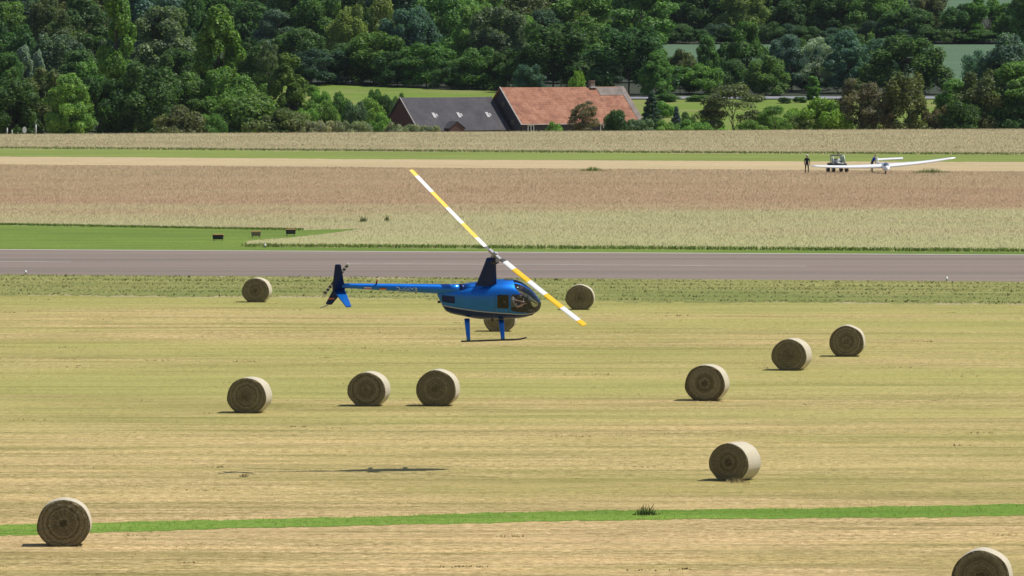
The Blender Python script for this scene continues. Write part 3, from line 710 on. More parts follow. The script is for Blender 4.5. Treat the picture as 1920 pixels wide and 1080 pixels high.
def barn(name, apex_px, ridge_len, half, drop, wall_m, roof_m, label, base=-2.5):
    """apex_px: (px,py,d) of the near-left ridge end; axis runs right and away"""
    A = pt(*apex_px); root = empty(name, (A.x, A.y, base), (0, 0, AXA)); H = A.z - base; e = H - drop
    tag(root, label, 'barn')
    bm = bmesh.new(); L = ridge_len
    prof = [(-half+.25, 0), (half-.25, 0), (half-.25, e+.12), (0, H-.14), (-half+.25, e+.12)]
    # local x = along the ridge, local -y = towards the viewer
    a = [bm.verts.new((0.15, y, z)) for y, z in prof]; b = [bm.verts.new((L-.15, y, z)) for y, z in prof]
    bm.faces.new(a[::-1]); bm.faces.new(b)
    for i in range(5): j = (i+1) % 5; bm.faces.new((a[i], a[j], b[j], b[i]))
    bobj('wall', bm, wall_m, root, False)
    n = Vector((0, -drop, half)).normalized()
    roof = None
    bm = bmesh.new()
    for s in (-1, 1):
        N = Vector((0, s*drop, half)).normalized()*0.06
        seg = 14; sag = 0.05
        for k in range(seg):
            x0, x1 = -.1+(L+.2)*k/seg, -.1+(L+.2)*(k+1)/seg
            z0 = -sag*math.sin(math.pi*k/seg); z1 = -sag*math.sin(math.pi*(k+1)/seg)
            q = [(x0, s*half, e+z0*.5), (x1, s*half, e+z1*.5), (x1, 0, H+z1), (x0, 0, H+z0)]
            lo = [bm.verts.new(Vector(p)) for p in q]; hi = [bm.verts.new(Vector(p)+N*2) for p in q]
            bm.faces.new(hi); bm.faces.new(lo[::-1])
            for i in range(4): j = (i+1) % 4; bm.faces.new((lo[i], lo[j], hi[j], hi[i]))
    bmesh.ops.recalc_face_normals(bm, faces=bm.faces)
    roof = bobj('roof', bm, roof_m, root, False)
    return root, roof, H, e
def on_slope(half, H, e, x, t, lift):
    """point on the near roof slope: t=0 ridge, 1 eave"""
    N = Vector((0, -(H-e), half)).normalized()
    return Vector((x, -half*t, H+(e-H)*t)) + N*lift
def slope_box(half, H, e, x0, x1, t0, t1, l0, l1, bm, mat=0):
    v = [bm.verts.new(on_slope(half, H, e, *q)) for q in ((x0, t0, l0), (x1, t0, l0), (x1, t1, l0), (x0, t1, l0), (x0, t0, l1), (x1, t0, l1), (x1, t1, l1), (x0, t1, l1))]
    for f in ((0, 1, 2, 3), (4, 7, 6, 5), (0, 4, 5, 1), (1, 5, 6, 2), (2, 6, 7, 3), (3, 7, 4, 0)): bm.faces.new([v[i] for i in f]).material_index = mat
red, rroof, H, e = barn('farmhouse', (938, 165, 908), 18.7, 5.6, 4.75, M_DWALL, M_RTILE, 'long farmhouse with weathered red tiled roof and dark gable')
hf = 5.6
bm = bmesh.new(); slope_box(hf, H, e, -.2, -0.02, -0.01, 1.02, .11, .17, bm); slope_box(hf, H, e, 0.03, 18.6, 1.0, 1.015, .122, .14, bm); bmesh.ops.recalc_face_normals(bm, faces=bm.faces)
bobj('verge_board', bm, M_VERGE, red, False)
bm = bmesh.new(); slope_box(hf, H, e, 14.4, 17.9, 0.02, 0.24, .121, .15, bm); slope_box(hf, H, e, 17.92, 18.75, 0.0, 1.0, .122, .16, bm)
bmesh.ops.recalc_face_normals(bm, faces=bm.faces); bobj('roof_patch', bm, M_GPATCH, red, False)
bm = bmesh.new(); add_box(bm, (13.9, -.05, H+.25), (.62, .62, 1.1)); add_box(bm, (13.9, -.05, H+.83), (.74, .74, .12)); bobj('chimney', bm, plain('sooty chimney brick', (.24, .17, .13), .9, var=.3), red, False)
bm = bmesh.new(); add_box(bm, (13.9, -.36, H+.02), (.95, .5, .16)); bobj('chimney_flashing', bm, M_PALE, red, False)
def wall_window(parent, x, y, z, ww, hh):
    bm = bmesh.new(); t = 0.12
    for cx in (-ww/2, 0, ww/2): add_box(bm, (x+cx, y-.03, z), (t, .1, hh))
    for cz in (-hh/2, hh/2): add_box(bm, (x, y-.03, z+cz), (ww+t, .098, t))
    f = bobj('window', bm, M_WHITE, parent, False)
    bm = bmesh.new(); add_box(bm, (x, y-.005, z), (ww-.02, .03, hh-.02)); bobj('pane', bm, M_GLASSD, f, False)
wall_window(red, 1.5, -hf+.24, e-.55, .85, .9); wall_window(red, 9.5, -hf+.24, e-.55, .85, .9); wall_window(red, 12.5, -hf+.24, e-.55, .85, .9)
M_SHUT = plain('faded shutter', (.12, .11, .09), .8)
for q_ in ((.11, -.6, H-2.1), (.11, -3.0, e+.3)):
    bm = bmesh.new(); add_box(bm, q_, (.1, .75, .7)); bobj('gable_hatch', bm, M_SHUT, red, False)
g = barn('barn', (750, 184, 902), 13.6, 5.0, 4.25, M_BRICK, M_GROOF, 'low barn with dark grey roof and brick gable left of the farmhouse')
grey, groof, H2, e2 = g
bm = bmesh.new(); slope_box(5.0, H2, e2, -.15, -.03, -.01, 1.02, .11, .19, bm); bmesh.ops.recalc_face_normals(bm, faces=bm.faces); bobj('verge_board', bm, M_VERGE, grey, False)
M_SKYL = plain('dull skylight sheet', (.26, .26, .27), .35, var=.3, scale=3)
for xx in (3.3, 7.0, 11.3):
    bm = bmesh.new(); slope_box(5.0, H2, e2, xx, xx+.42, .47, .62, .121, .16, bm); slope_box(5.0, H2, e2, xx+.5, xx+.72, .50, .58, .121, .16, bm)
    bmesh.ops.recalc_face_normals(bm, faces=bm.faces); bobj('skylight', bm, M_SKYL, grey, False)
bm = bmesh.new()   # small dormer gable near the eave
dx, t0 = 5.2, .80
p0 = on_slope(5.0, H2, e2, dx, t0, .1)
add_prism(bm, [(dx-1.1, p0.y-.9, p0.z-1.1), (dx+1.1, p0.y-.9, p0.z-1.1), (dx+1.1, p0.y-.9, p0.z-.55), (dx, p0.y-.9, p0.z+.22), (dx-1.1, p0.y-.9, p0.z-.55)], Vector((0, .9, 0)))
dm = bobj('dormer', bm, M_BRICK, grey, False)
bm = bmesh.new()
for s in (-1, 1):
    add_prism(bm, [(dx, p0.y-.9, p0.z+.26), (dx+s*1.3, p0.y-.9, p0.z-.64), (dx+s*1.3, p0.y-.9, p0.z-.54), (dx, p0.y-.9, p0.z+.38)], Vector((0, 1.0, 0)))
bmesh.ops.recalc_face_normals(bm, faces=bm.faces); bobj('dormer_roof', bm, M_GROOF, dm, False)

# far garden details
p = pt(1165, 29, 1302); bm = bmesh.new(); add_box(bm, (0, 0, -.2), (9, .3, 1.6)); add_box(bm, (0, 0, .66), (9.2, .45, .12))
o = tag(bobj('garden_wall', bm, plain('pale wall', (.40, .34, .27), .8, var=.15), smooth=False), 'pale low wall behind the clipped garden trees high on the hill', 'wall'); o.location = p

# ------------------------------------------------------------------ hay bales
def bale_face_mat():
    m, t, p = newmat('rolled hay')
    tc = nd(t, 'ShaderNodeTexCoord'); s = nd(t, 'ShaderNodeSeparateXYZ'); t.links.new(tc.outputs['Object'], s.inputs[0])
    cb = nd(t, 'ShaderNodeCombineXYZ'); t.links.new(s.outputs['X'], cb.inputs[0]); t.links.new(s.outputs['Z'], cb.inputs[2])
    sub = nd(t, 'ShaderNodeVectorMath', operation='SUBTRACT'); sub.inputs[1].default_value = (0.0, 0, 0.72); t.links.new(cb.outputs[0], sub.inputs[0])
    ln = nd(t, 'ShaderNodeVectorMath', operation='LENGTH'); t.links.new(sub.outputs[0], ln.inputs[0])
    nz = nd(t, 'ShaderNodeTexNoise', inp={'Scale': 9.0, 'Detail': 8.0, 'Roughness': 0.7}); t.links.new(tc.outputs['Object'], nz.inputs['Vector'])
    wob = nd(t, 'ShaderNodeMath', operation='MULTIPLY_ADD', inp={1: 0.22}); t.links.new(nz.outputs['Fac'], wob.inputs[0]); t.links.new(ln.outputs['Value'], wob.inputs[2])
    oi = nd(t, 'ShaderNodeObjectInfo')
    rn = nd(t, 'ShaderNodeTexNoise', noise_dimensions='2D', inp={'Scale': 16.0, 'Detail': 4.0, 'Roughness': 0.75})
    cc = nd(t, 'ShaderNodeCombineXYZ'); t.links.new(wob.outputs[0], cc.inputs[0]); t.links.new(oi.outputs['Random'], cc.inputs[1]); t.links.new(cc.outputs[0], rn.inputs['Vector'])
    col = ramp(t, rn.outputs['Fac'], [(0.34, (0.14, 0.113, 0.06)), (0.5, (0.235, 0.195, 0.11)), (0.66, (0.35, 0.30, 0.18))])
    st = nd(t, 'ShaderNodeTexNoise', inp={'Scale': 30.0, 'Detail': 6.0, 'Roughness': 0.8}); t.links.new(tc.outputs['Object'], st.inputs['Vector'])
    col = mix(t, 1.0, col, ramp(t, st.outputs['Fac'], [(0.35, (0.6, 0.6, 0.58)), (0.65, (1.35, 1.3, 1.25))]), 'MULTIPLY')
    t.links.new(col, p.inputs['Base Color']); p.inputs['Roughness'].default_value = 0.95; p.inputs['Specular IOR Level'].default_value = 0.05
    b = nd(t, 'ShaderNodeBump', inp={'Strength': 0.9, 'Distance': 0.06}); t.links.new(st.outputs['Fac'], b.inputs['Height']); t.links.new(b.outputs[0], p.inputs['Normal'])
    return m
M_BFACE = bale_face_mat()
def wrap_mat():
    m, t, p = newmat('pale net wrap')
    tc = nd(t, 'ShaderNodeTexCoord'); mp = nd(t, 'ShaderNodeMapping'); mp.inputs['Scale'].default_value = (3, 14, 3); t.links.new(tc.outputs['Object'], mp.inputs['Vector'])
    nz = nd(t, 'ShaderNodeTexNoise', inp={'Scale': 3.0, 'Detail': 8.0, 'Roughness': 0.75}); t.links.new(mp.outputs[0], nz.inputs['Vector'])
    col = ramp(t, nz.outputs['Fac'], [(0.28, (0.36, 0.30, 0.17)), (0.48, (0.52, 0.46, 0.335)), (0.72, (0.62, 0.57, 0.46))])
    t.links.new(col, p.inputs['Base Color']); p.inputs['Roughness'].default_value = 0.75
    b = nd(t, 'ShaderNodeBump', inp={'Strength': 0.5, 'Distance': 0.03}); t.links.new(nz.outputs['Fac'], b.inputs['Height']); t.links.new(b.outputs[0], p.inputs['Normal'])
    return m
M_WRAP = wrap_mat()
def make_bale(seed, Rr=0.785, L=1.22, sag=0.09):
    """axis along local y, front at y=-L/2; returns (core, wrap)"""
    r = np.random.default_rng(seed); seg = 96
    ph = r.uniform(0, 6.28, 6); am = r.uniform(0.4, 1, 6)*0.008
    def rad(a): return Rr*(1 + sum(am[k]*math.sin((k+2)*a+ph[k]) for k in range(6)))
    def zmap(x, z):   # z from centre; sag flattens the bottom and spreads it
        zz = z*(0.97 if z > 0 else 0.95) + Rr*0.955
        if zz < sag: zz = sag + (zz-sag)*0.12
        return x*(1+0.03*(1-min(1, abs(zz-0.55)/0.6))), zz - sag*0.88
    bm = bmesh.new(); rings = []
    spec = []
    for fr in (0.0, 0.12, 0.3, 0.5, 0.7, 0.86, 0.95, 1.0): spec.append((-L/2 - 0.05*(1-fr**2) + 0.0, fr*0.985))
    spec += [(-L/2+0.05, 1.0), (0, 1.005), (L/2-0.05, 1.0)]
    for fr in (1.0, 0.9, 0.6, 0.3, 0.0): spec.append((L/2 + 0.04*(1-fr**2), fr*0.985))
    for i, (y, fr) in enumerate(spec):
        ring = []
        for k in range(seg if fr > 0 else 1):
            a = 2*math.pi*k/seg; q = rad(a)*fr
            yy = y + (r.uniform(-1, 1)*0.022 if 0 < fr < 0.99 else 0)
            x, z = zmap(q*math.cos(a)*1.01, q*math.sin(a)); ring.append(bm.verts.new((x, yy, z)))
        rings.append(ring)
    for A, B in zip(rings, rings[1:]):
        for k in range(seg):
            j = (k+1) % seg
            if len(A) == 1: bm.faces.new((A[0], B[k], B[j]))
            elif len(B) == 1: bm.faces.new((A[k], B[0], A[j]))
            else: bm.faces.new((A[k], B[k], B[j], A[j]))
    bmesh.ops.recalc_face_normals(bm, faces=bm.faces)
    core = bobj('hay_bale', bm, M_BFACE)
    bm = bmesh.new(); rows = []
    for y in np.linspace(-L/2+0.015, L/2-0.015, 7):
        row = []
        for k in range(seg):
            a = 2*math.pi*k/seg; edge = 0.03*math.sin(5*a+seed)+0.02*math.sin(13*a+2*seed)+r.uniform(-.012, .012)
            yy = y + (edge*0.6 if abs(abs(y)-(L/2-0.015)) < 1e-6 else 0); yy = max(min(yy, L/2+.004), -L/2-.004)
            bulge = 1.012 + 0.010*math.cos(math.pi*y/L)+r.uniform(-.003, .003)
            x, z = zmap(rad(a)*bulge*math.cos(a)*1.01, rad(a)*bulge*math.sin(a)); row.append(bm.verts.new((x, yy, z)))
        rows.append(row)
    for A, B in zip(rows, rows[1:]):
        for k in range(seg): j = (k+1) % seg; bm.faces.new((A[k], A[j], B[j], B[k]))
    bmesh.ops.recalc_face_normals(bm, faces=bm.faces)
    wrap = bobj('net_wrap', bm, M_WRAP, core)
    return core
BALES = [  # centre px of front face, base py, face width px, visible yaw, label
 (119, 1025, 97, 3, 'round hay bale at the lower left, standing across the green strip'),
 (1366, 902, 78, 24, 'round hay bale turned furthest, showing its pale right side, in the lower right field'),
 (1838, 1131, 108, 5, 'round hay bale cut off by the bottom right picture edge'),
 (462, 775, 73, 12.5, 'leftmost of the three round hay bales in a row on the left of the field'),
 (687, 762, 70, 11, 'middle one of the three round hay bales in a row left of centre'),
 (817, 762, 74, 9, 'rightmost of the three round hay bales in a row, below the helicopter'),
 (1321, 752, 74, 10, 'nearest of the three round hay bales in a slanting line on the right'),
 (1479, 695, 65, 13, 'middle one of the three round hay bales in a slanting line on the right'),
 (1587, 669, 63.5, 4.5, 'farthest of the three round hay bales in a slanting line on the right'),
 (479, 567, 50, 9, 'round hay bale beside the runway grass, under and left of the tail rotor'),
 (1087, 581, 51.5, 3, 'round hay bale beside the runway grass, right of the rotor tip'),
 (936, 622, 58, 5, 'round hay bale half hidden behind the helicopter belly'),
]
def copy_thing(o):
    c = o.copy(); COL.objects.link(c)
    for ch in o.children:
        q = ch.copy(); COL.objects.link(q); q.parent = c
    return c
PROTO = [make_bale(s) for s in (3, 8, 14)]; used = [False]*3
for i, (px, py, wpx, yaw, lab) in enumerate(BALES):
    k = i % 3
    if used[k]: o = copy_thing(PROTO[k])
    else: o = PROTO[k]; used[k] = True
    g0 = gnd(px, py); sc = (wpx*g0.y/F)/1.585
    ang = math.atan2(g0.x, g0.y) + R(yaw)
    ax = Vector((math.sin(ang), math.cos(ang), 0)); o.location = g0 + ax*(0.61*sc) + Vector((0, 0, 0.004)); o.rotation_euler = (0, 0, -ang); o.scale = (sc, 1.0 if sc > .95 else sc, sc)
    tag(o, lab, 'hay bale', 'round hay bales on the mown field')
    # straw litter at the foot is part of the ground cover

# ------------------------------------------------------------------ helicopter
def paint_mat():
    m, t, p = newmat('metallic blue paint')
    p.inputs['Base Color'].default_value = (0.004, 0.105, 0.50, 1); p.inputs['Metallic'].default_value = 0.8
    p.inputs['Roughness'].default_value = 0.47; p.inputs['Coat Weight'].default_value = 0.7; p.inputs['Coat Roughness'].default_value = 0.13; p.inputs['Specular IOR Level'].default_value = 0.2
    tc = nd(t, 'ShaderNodeTexCoord'); n = nd(t, 'ShaderNodeTexNoise', inp={'Scale': 3.0, 'Detail': 4.0}); t.links.new(tc.outputs['Object'], n.inputs['Vector'])
    t.links.new(ramp(t, n.outputs['Fac'], [(0.3, (0.0018, 0.125, 0.49)), (0.7, (0.0025, 0.142, 0.57))]), p.inputs['Base Color'])
    return m
M_BLUE = paint_mat()
M_NAVY_SHADED = plain('navy and shade-darkened blue', (0.0025, 0.016, 0.095), 0.35, 0.5, 0.25, spec=0.2)  # shade painted into the blue of fins, fairing, belly; plain navy on vent, joint
M_LINING = plain('cabin lining', (0.03, 0.028, 0.027), 0.9)
M_STRIPE = plain('silver stripe', (0.34, 0.36, 0.41), 0.6)
def glass_mat():
    m, t, p = newmat('tinted acrylic')
    t.nodes.remove(p)
    tr = nd(t, 'ShaderNodeBsdfTransparent'); tr.inputs[0].default_value = (0.62, 0.64, 0.67, 1)
    gl = nd(t, 'ShaderNodeBsdfGlossy'); gl.inputs['Roughness'].default_value = 0.03; gl.inputs[0].default_value = (0.9, 0.95, 1.0, 1)
    fr = nd(t, 'ShaderNodeFresnel'); fr.inputs[0].default_value = 1.5
    ms = nd(t, 'ShaderNodeMixShader'); t.links.new(fr.outputs[0], ms.inputs[0]); t.links.new(tr.outputs[0], ms.inputs[1]); t.links.new(gl.outputs[0], ms.inputs[2])
    t.links.new(ms.outputs[0], t.nodes['Material Output'].inputs[0]); return m
M_GLASS = glass_mat()
ROLL, YAWH, PIT = R(33), R(8), R(-1.2)
HD = 251.5; HUBZ = 3.2
HROT = (Matrix.Rotation(YAWH, 3, 'Z') @ Matrix.Rotation(PIT, 3, 'Y') @ Matrix.Rotation(ROLL, 3, 'X'))
hub_w = pt(928, 478, HD)
HORG = hub_w - HROT @ Vector((0, 0, HUBZ))
heli = empty('helicopter', HORG, HROT.to_euler())
tag(heli, 'metallic blue helicopter with yellow and white rotor blades flying low, banked towards the viewer', 'helicopter')
HINV = HROT.inverted()
def loc(px, py, yl=0.0):
    """local point on the plane y=yl seen at a photograph position"""
    o = HINV @ (CP - HORG); v = HINV @ ray(px, py); k = (yl - o.y)/v.y; return o + v*k
# fuselage loft
PX = [-2.02, -1.88, -1.68, -1.1, -.5, 0, .45, .8, 1.05, 1.3, 1.53, 1.70, 1.80, 1.84]
PT = [1.64, 1.72, 1.77, 1.83, 1.88, 1.93, 1.955, 1.925, 1.84, 1.67, 1.45, 1.23, 1.08, 0.98]
PB = [1.50, 1.18, .84, .67, .565, .545, .545, .55, .56, .585, .645, .73, .83, 0.98]
PW = [.16, .24, .33, .48, .60, .645, .65, .64, .60, .52, .40, .26, .13, .0]
def smooth(xs, arr, x):
    # monotone-ish smooth interpolation
    xs = np.array(xs); a = np.array(arr); i = int(np.clip(np.searchsorted(xs, x)-1, 0, len(xs)-2))
    def sl(k):
        if k == 0: return (a[1]-a[0])/(xs[1]-xs[0])
        if k == len(xs)-1: return (a[-1]-a[-2])/(xs[-1]-xs[-2])
        return (a[k+1]-a[k-1])/(xs[k+1]-xs[k-1])
    h = xs[i+1]-xs[i]; u = (x-xs[i])/h; m0, m1 = sl(i)*h, sl(i+1)*h
    return (2*u**3-3*u*u+1)*a[i]+(u**3-2*u*u+u)*m0+(-2*u**3+3*u*u)*a[i+1]+(u**3-u*u)*m1
def section(x):
    return smooth(PX, PT, x), smooth(PX, PB, x), max(0.0, smooth(PX, PW, x))
def sec_pt(x, a, off=0.0):
    t, b, hw = section(x); zc = b+(t-b)*0.44; n = 2.7
    c, s = math.cos(a), math.sin(a)
    cy = math.copysign(abs(c)**(2/n), c); cz = math.copysign(abs(s)**(2/n), s)
    hz = (t-zc) if s > 0 else (zc-b)
    taper = 1 - 0.10*max(0, cz)   # tumblehome towards the roof
    return Vector((x, cy*(hw*taper+off), zc+cz*(hz+off)))
def side_y(x, z, off=0.0):
    t, b, hw = section(x); zc = b+(t-b)*0.44; n = 2.7
    hz = (t-zc) if z > zc else (zc-b); q = min(1, abs(z-zc)/hz)
    return (hw*(1-0.10*max(0, (z-zc)/hz)))*(1-q**n)**(1/n)+off
def proj(p):
    v = HROT @ Vector(p) + HORG - CP; k = F/v.dot(FW); return 960+v.x*k, 540-v.dot(UP)*k
def rrect(x, y, x0, x1, y0, y1, r=3.0):
    dx = max(x0+r-x, x-x1+r, 0); dy = max(y0+r-y, y-y1+r, 0); return x0 < x < x1 and y0 < y < y1 and dx*dx+dy*dy < r*r
def zone(p):
    """which glazing panel a skin point belongs to (both flanks alike); limits were measured on the near flank"""
    x, y, z = p; a, b = proj((x, -abs(y), z))
    if x < 0 or z < 0.70: return None
    if rrect(a, b, 932, 953.5, 552.5, 578.5): return 'rear_door_window'
    sill = 583.2+0.14*(a-957)
    if rrect(a, b, 958, 984.6, 552, sill, 4): return 'front_door_window'
    q = min(1, max(0, (abs(y)-.22)/.36)); xe = .77+.34*q*q*(3-2*q)+.05*max(0, 1.6-z)
    if x > xe and a > 957 and (a > 984.6 or abs(y) < .5 or z > 1.72) and b < sill-0.6 and not (abs(y) < 0.02 and z > 1.02): return 'windshield'
    return None
NAS = 400
xs_ = np.concatenate([np.linspace(-2.02, 0, 44, endpoint=False), np.linspace(0, 1.55, 220, endpoint=False), 1.55+0.29*np.sin(np.linspace(0, np.pi/2, 40))])
grid = [[sec_pt(float(min(x, 1.8399)), 2*math.pi*k/NAS) for k in range(NAS)] for x in xs_]
buckets = {}
for i in range(len(xs_)-1):
    for k in range(NAS):
        q = [grid[i][k], grid[i][(k+1) % NAS], grid[i+1][(k+1) % NAS], grid[i+1][k]]
        c = (q[0]+q[1]+q[2]+q[3])/4; z = zone(c)
        key = 'fuselage' if z is None else (z if z == 'windshield' else z+('R' if c.y < 0 else 'L'))
        buckets.setdefault(key, []).append((i, k))
def skin_part(name, cells, m, off=0.0, inward=0.0):
    bm = bmesh.new(); vm = {}
    def gv(i, k):
        k %= NAS
        if (i, k) not in vm:
            p = grid[i][k].copy()
            if inward: 
                t, b, hw = section(float(xs_[i])); p = Vector((p.x-0.03*(1 if p.x > 1.4 else 0), p.y*(1-inward), 1.2+(p.z-1.2)*(1-inward)))
            vm[(i, k)] = bm.verts.new(p)
        return vm[(i, k)]
    for i, k in cells: bm.faces.new((gv(i, k), gv(i, k+1), gv(i+1, k+1), gv(i+1, k)))
    bmesh.ops.remove_doubles(bm, verts=bm.verts, dist=1e-5)
    return bobj(name, bm, m, heli)
fus = skin_part('fuselage', buckets['fuselage'], [M_BLUE, M_NAVY_SHADED])
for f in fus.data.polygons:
    if f.center.z < float(np.interp(f.center.x, [-1.85, -1.66, -.12, .6, 1.15, 1.5, 1.74], [1.22, 1.195, 1.10, 1.02, .92, .84, .80])): f.material_index = 1  # underside shade painted in as the darker blue
bm = bmesh.new(); a0 = [bm.verts.new(sec_pt(-2.02, 2*math.pi*k/48)) for k in range(48)]; bm.faces.new(a0)
bobj('engine_bulkhead', bm, M_DARK, heli, False)
skin_part('cabin_lining', [c for c in buckets['fuselage'] if xs_[c[0]] > -0.35], M_LINING, inward=0.035)
skin_part('windshield', buckets['windshield'], M_GLASS)
for key in ('rear_door_window', 'front_door_window'):
    for s in 'RL': skin_part(key, buckets[key+s], M_GLASS)
# stripe along both flanks, belly below it in blue darkened as painted shade
def stripe_z(x): return float(np.interp(x, [-1.85, -1.66, -.12, .6, 1.15, 1.5, 1.74], [1.22, 1.195, 1.10, 1.02, .92, .84, .80]))
def flank_band(name, zlo, zhi, off, m, x0, x1, n=80, rows_=6):
    for s in (-1, 1):
        bm = bmesh.new(); prev = None
        for k in range(n):
            x = x0+(x1-x0)*k/(n-1); t, b, hw = section(x); lo, hi = max(zlo(x), b+.004), min(zhi(x), t-.004)
            row = [bm.verts.new((x, s*side_y(x, lo+(hi-lo)*j/rows_, off), lo+(hi-lo)*j/rows_)) for j in range(rows_+1)]
            if prev:
                for j in range(rows_): bm.faces.new((prev[j], row[j], row[j+1], prev[j+1]) if s < 0 else (prev[j+1], row[j+1], row[j], prev[j]))
            prev = row
        bobj(name, bm, m, heli)
flank_band('stripe', lambda x: stripe_z(x)-.019, lambda x: stripe_z(x)+.019, .006, M_STRIPE, -1.80, 1.72)
flank_band('cooling_vent', lambda x: 1.36, lambda x: 1.62, .008, M_NAVY_SHADED, -1.88, -1.42, 12)
# door outlines as dark seams
M_SEAM = plain('panel seam', (0.004, 0.03, 0.13), 0.5)
for s in (-1, 1):
    for xd in (0.02, 0.545):
        bm = bmesh.new(); prev = None
        for k in range(26):
            z = 0.72+(1.80-0.72)*k/25; x = xd - 0.0*(z-1)
            row = [bm.verts.new((x+dx_, s*side_y(x+dx_, z, 0.003), z)) for dx_ in (-0.009, 0.009)]
            if prev: bm.faces.new((prev[0], prev[1], row[1], row[0]) if s < 0 else (row[0], row[1], prev[1], prev[0]))
            prev = row
        bobj('door_seam', bm, M_SEAM, heli)
# roof skylight panel, dark
bm = bmesh.new()
for (x0, x1) in ((0.45, 0.78),):
    rows = []
    for i in range(7):
        x = x0+(x1-x0)*i/6; rows.append([bm.verts.new(Vector((x, 0.16+0.26*j/6, section(x)[0]*0+0)) ) for j in range(7)])
    for i, row in enumerate(rows):
        for v in row:
            t, b, hw = section(v.co.x); zc = b+(t-b)*.44; q = min(1, abs(v.co.y)/(hw*.92)); v.co.z = zc+(t-zc)*(1-q**2.7)**(1/2.7)+0.006
    for i in range(6):
        for j in range(6): bm.faces.new((rows[i][j], rows[i+1][j], rows[i+1][j+1], rows[i][j+1]))
bobj('roof_window', bm, M_DARK, heli)
# mast fairing: swept fin-like cowl
bm = bmesh.new(); rings = []
f_top = (loc(912, 486), loc(930, 483)); f_bot = (loc(889, 544), loc(932, 541))
for k in range(9):
    u = k/8; r0 = f_bot[0].lerp(f_top[0], u); r1 = f_bot[1].lerp(f_top[1], u)
    flare = 0.12*max(0, 1-u*4)**2
    x0, x1, z = r0.x-flare*2, r1.x+flare, (r0.z*(1-0)+r1.z)/2
    th = 0.105-0.035*u+flare; ring = []
    for j in range(20):
        a = 2*math.pi*j/20; cx = (x0+x1)/2; hx = (x1-x0)/2
        ring.append(bm.verts.new((cx+hx*math.cos(a), th*math.copysign(abs(math.sin(a))**0.8, math.sin(a)), z)))
    rings.append(ring)
for A, B in zip(rings, rings[1:]):
    for j in range(20): bm.faces.new((A[j], A[(j+1) % 20], B[(j+1) % 20], B[j]))
bm.faces.new(rings[-1])
bobj('mast_fairing', bm, M_NAVY_SHADED, heli)  # body blue with the shade of its flank painted in
# engine cowling top blending into the boom, boom, joint
pb0, pb1 = loc(641, 535.5), loc(866, 543)
bm = bmesh.new(); pts = [pb1.lerp(pb0, k/14) for k in range(15)]
add_tube(bm, pts, [0.205-(0.205-0.085)*k/14 for k in range(15)], 28)
boom = bobj('tail_boom', bm, M_BLUE, heli)
bm = bmesh.new(); add_tube(bm, [pb1+Vector((-.11, 0, 0)), pb1+Vector((.10, 0, 0))], 0.214, 28); bobj('boom_joint', bm, M_NAVY_SHADED, heli)
bm = bmesh.new()
pe = [(pb1.x+.06, .206, pb1.z), (pb1.x+.3, .20, pb1.z+.0), (pb1.x+.6, .26, pb1.z-.02), (-.2, .30, 1.62), (.25, .2, 1.70)]
add_tube(bm, [(a, 0, c) for a, b, c in pe], [b for a, b, c in pe], 28); bobj('boom_fairing', bm, M_BLUE, heli)
# fins and stabiliser
def fin(name, pts_px, th, m, yl=0.0):
    bm = bmesh.new(); add_prism(bm, [loc(a, b, yl) for a, b in pts_px], Vector((0, th, 0)))
    bmesh.ops.recalc_face_normals(bm, faces=bm.faces)
    bmesh.ops.bevel(bm, geom=list(bm.edges), offset=th*0.6, segments=2, affect='EDGES')
    return bobj(name, bm, m, heli, False)
fin('upper_fin', [(628.3, 496), (639, 496), (647, 541), (646, 545), (623.5, 545), (623.3, 537)], 0.035, M_NAVY_SHADED)  # both fins: shade painted into the body blue
lf = fin('lower_fin', [(624.5, 543.5), (645, 543.5), (621.5, 571.5), (610.4, 569.7)], 0.03, M_NAVY_SHADED)
ra, rb = loc(627, 548), loc(646.5, 543)
def view_pt(px, py, depth_off): return HINV @ (pt(px, py, HD+depth_off) - HORG)
stab_z = (ra.z+rb.z)/2
def loc_z(px, py, z):
    o = HINV @ (CP - HORG); v = HINV @ ray(px, py); k = (z-o.z)/v.z; return o+v*k
q = [loc_z(627, 548, stab_z), loc_z(646.5, 543, stab_z), loc_z(659, 575, stab_z), loc_z(649, 576, stab_z)]
bm = bmesh.new(); add_prism(bm, q, Vector((0, 0, 0.022))); bmesh.ops.recalc_face_normals(bm, faces=bm.faces)
bmesh.ops.bevel(bm, geom=list(bm.edges), offset=0.014, segments=2, affect='EDGES'); bobj('stabilizer', bm, M_BLUE, heli, False)
bm = bmesh.new(); add_tube(bm, [loc(620, 569), loc(611, 573.5), loc(604, 576.5), loc(600, 577.5)], [.022, .02, .018, .015], 8); bobj('tail_skid', bm, M_GREY, heli)
bm = bmesh.new(); c = loc(621, 560, -.034); add_box(bm, c, (.22, .008, .055)); bobj('warning_sticker', bm, plain('faded red', (.45, .12, .10), .6), lf, False)
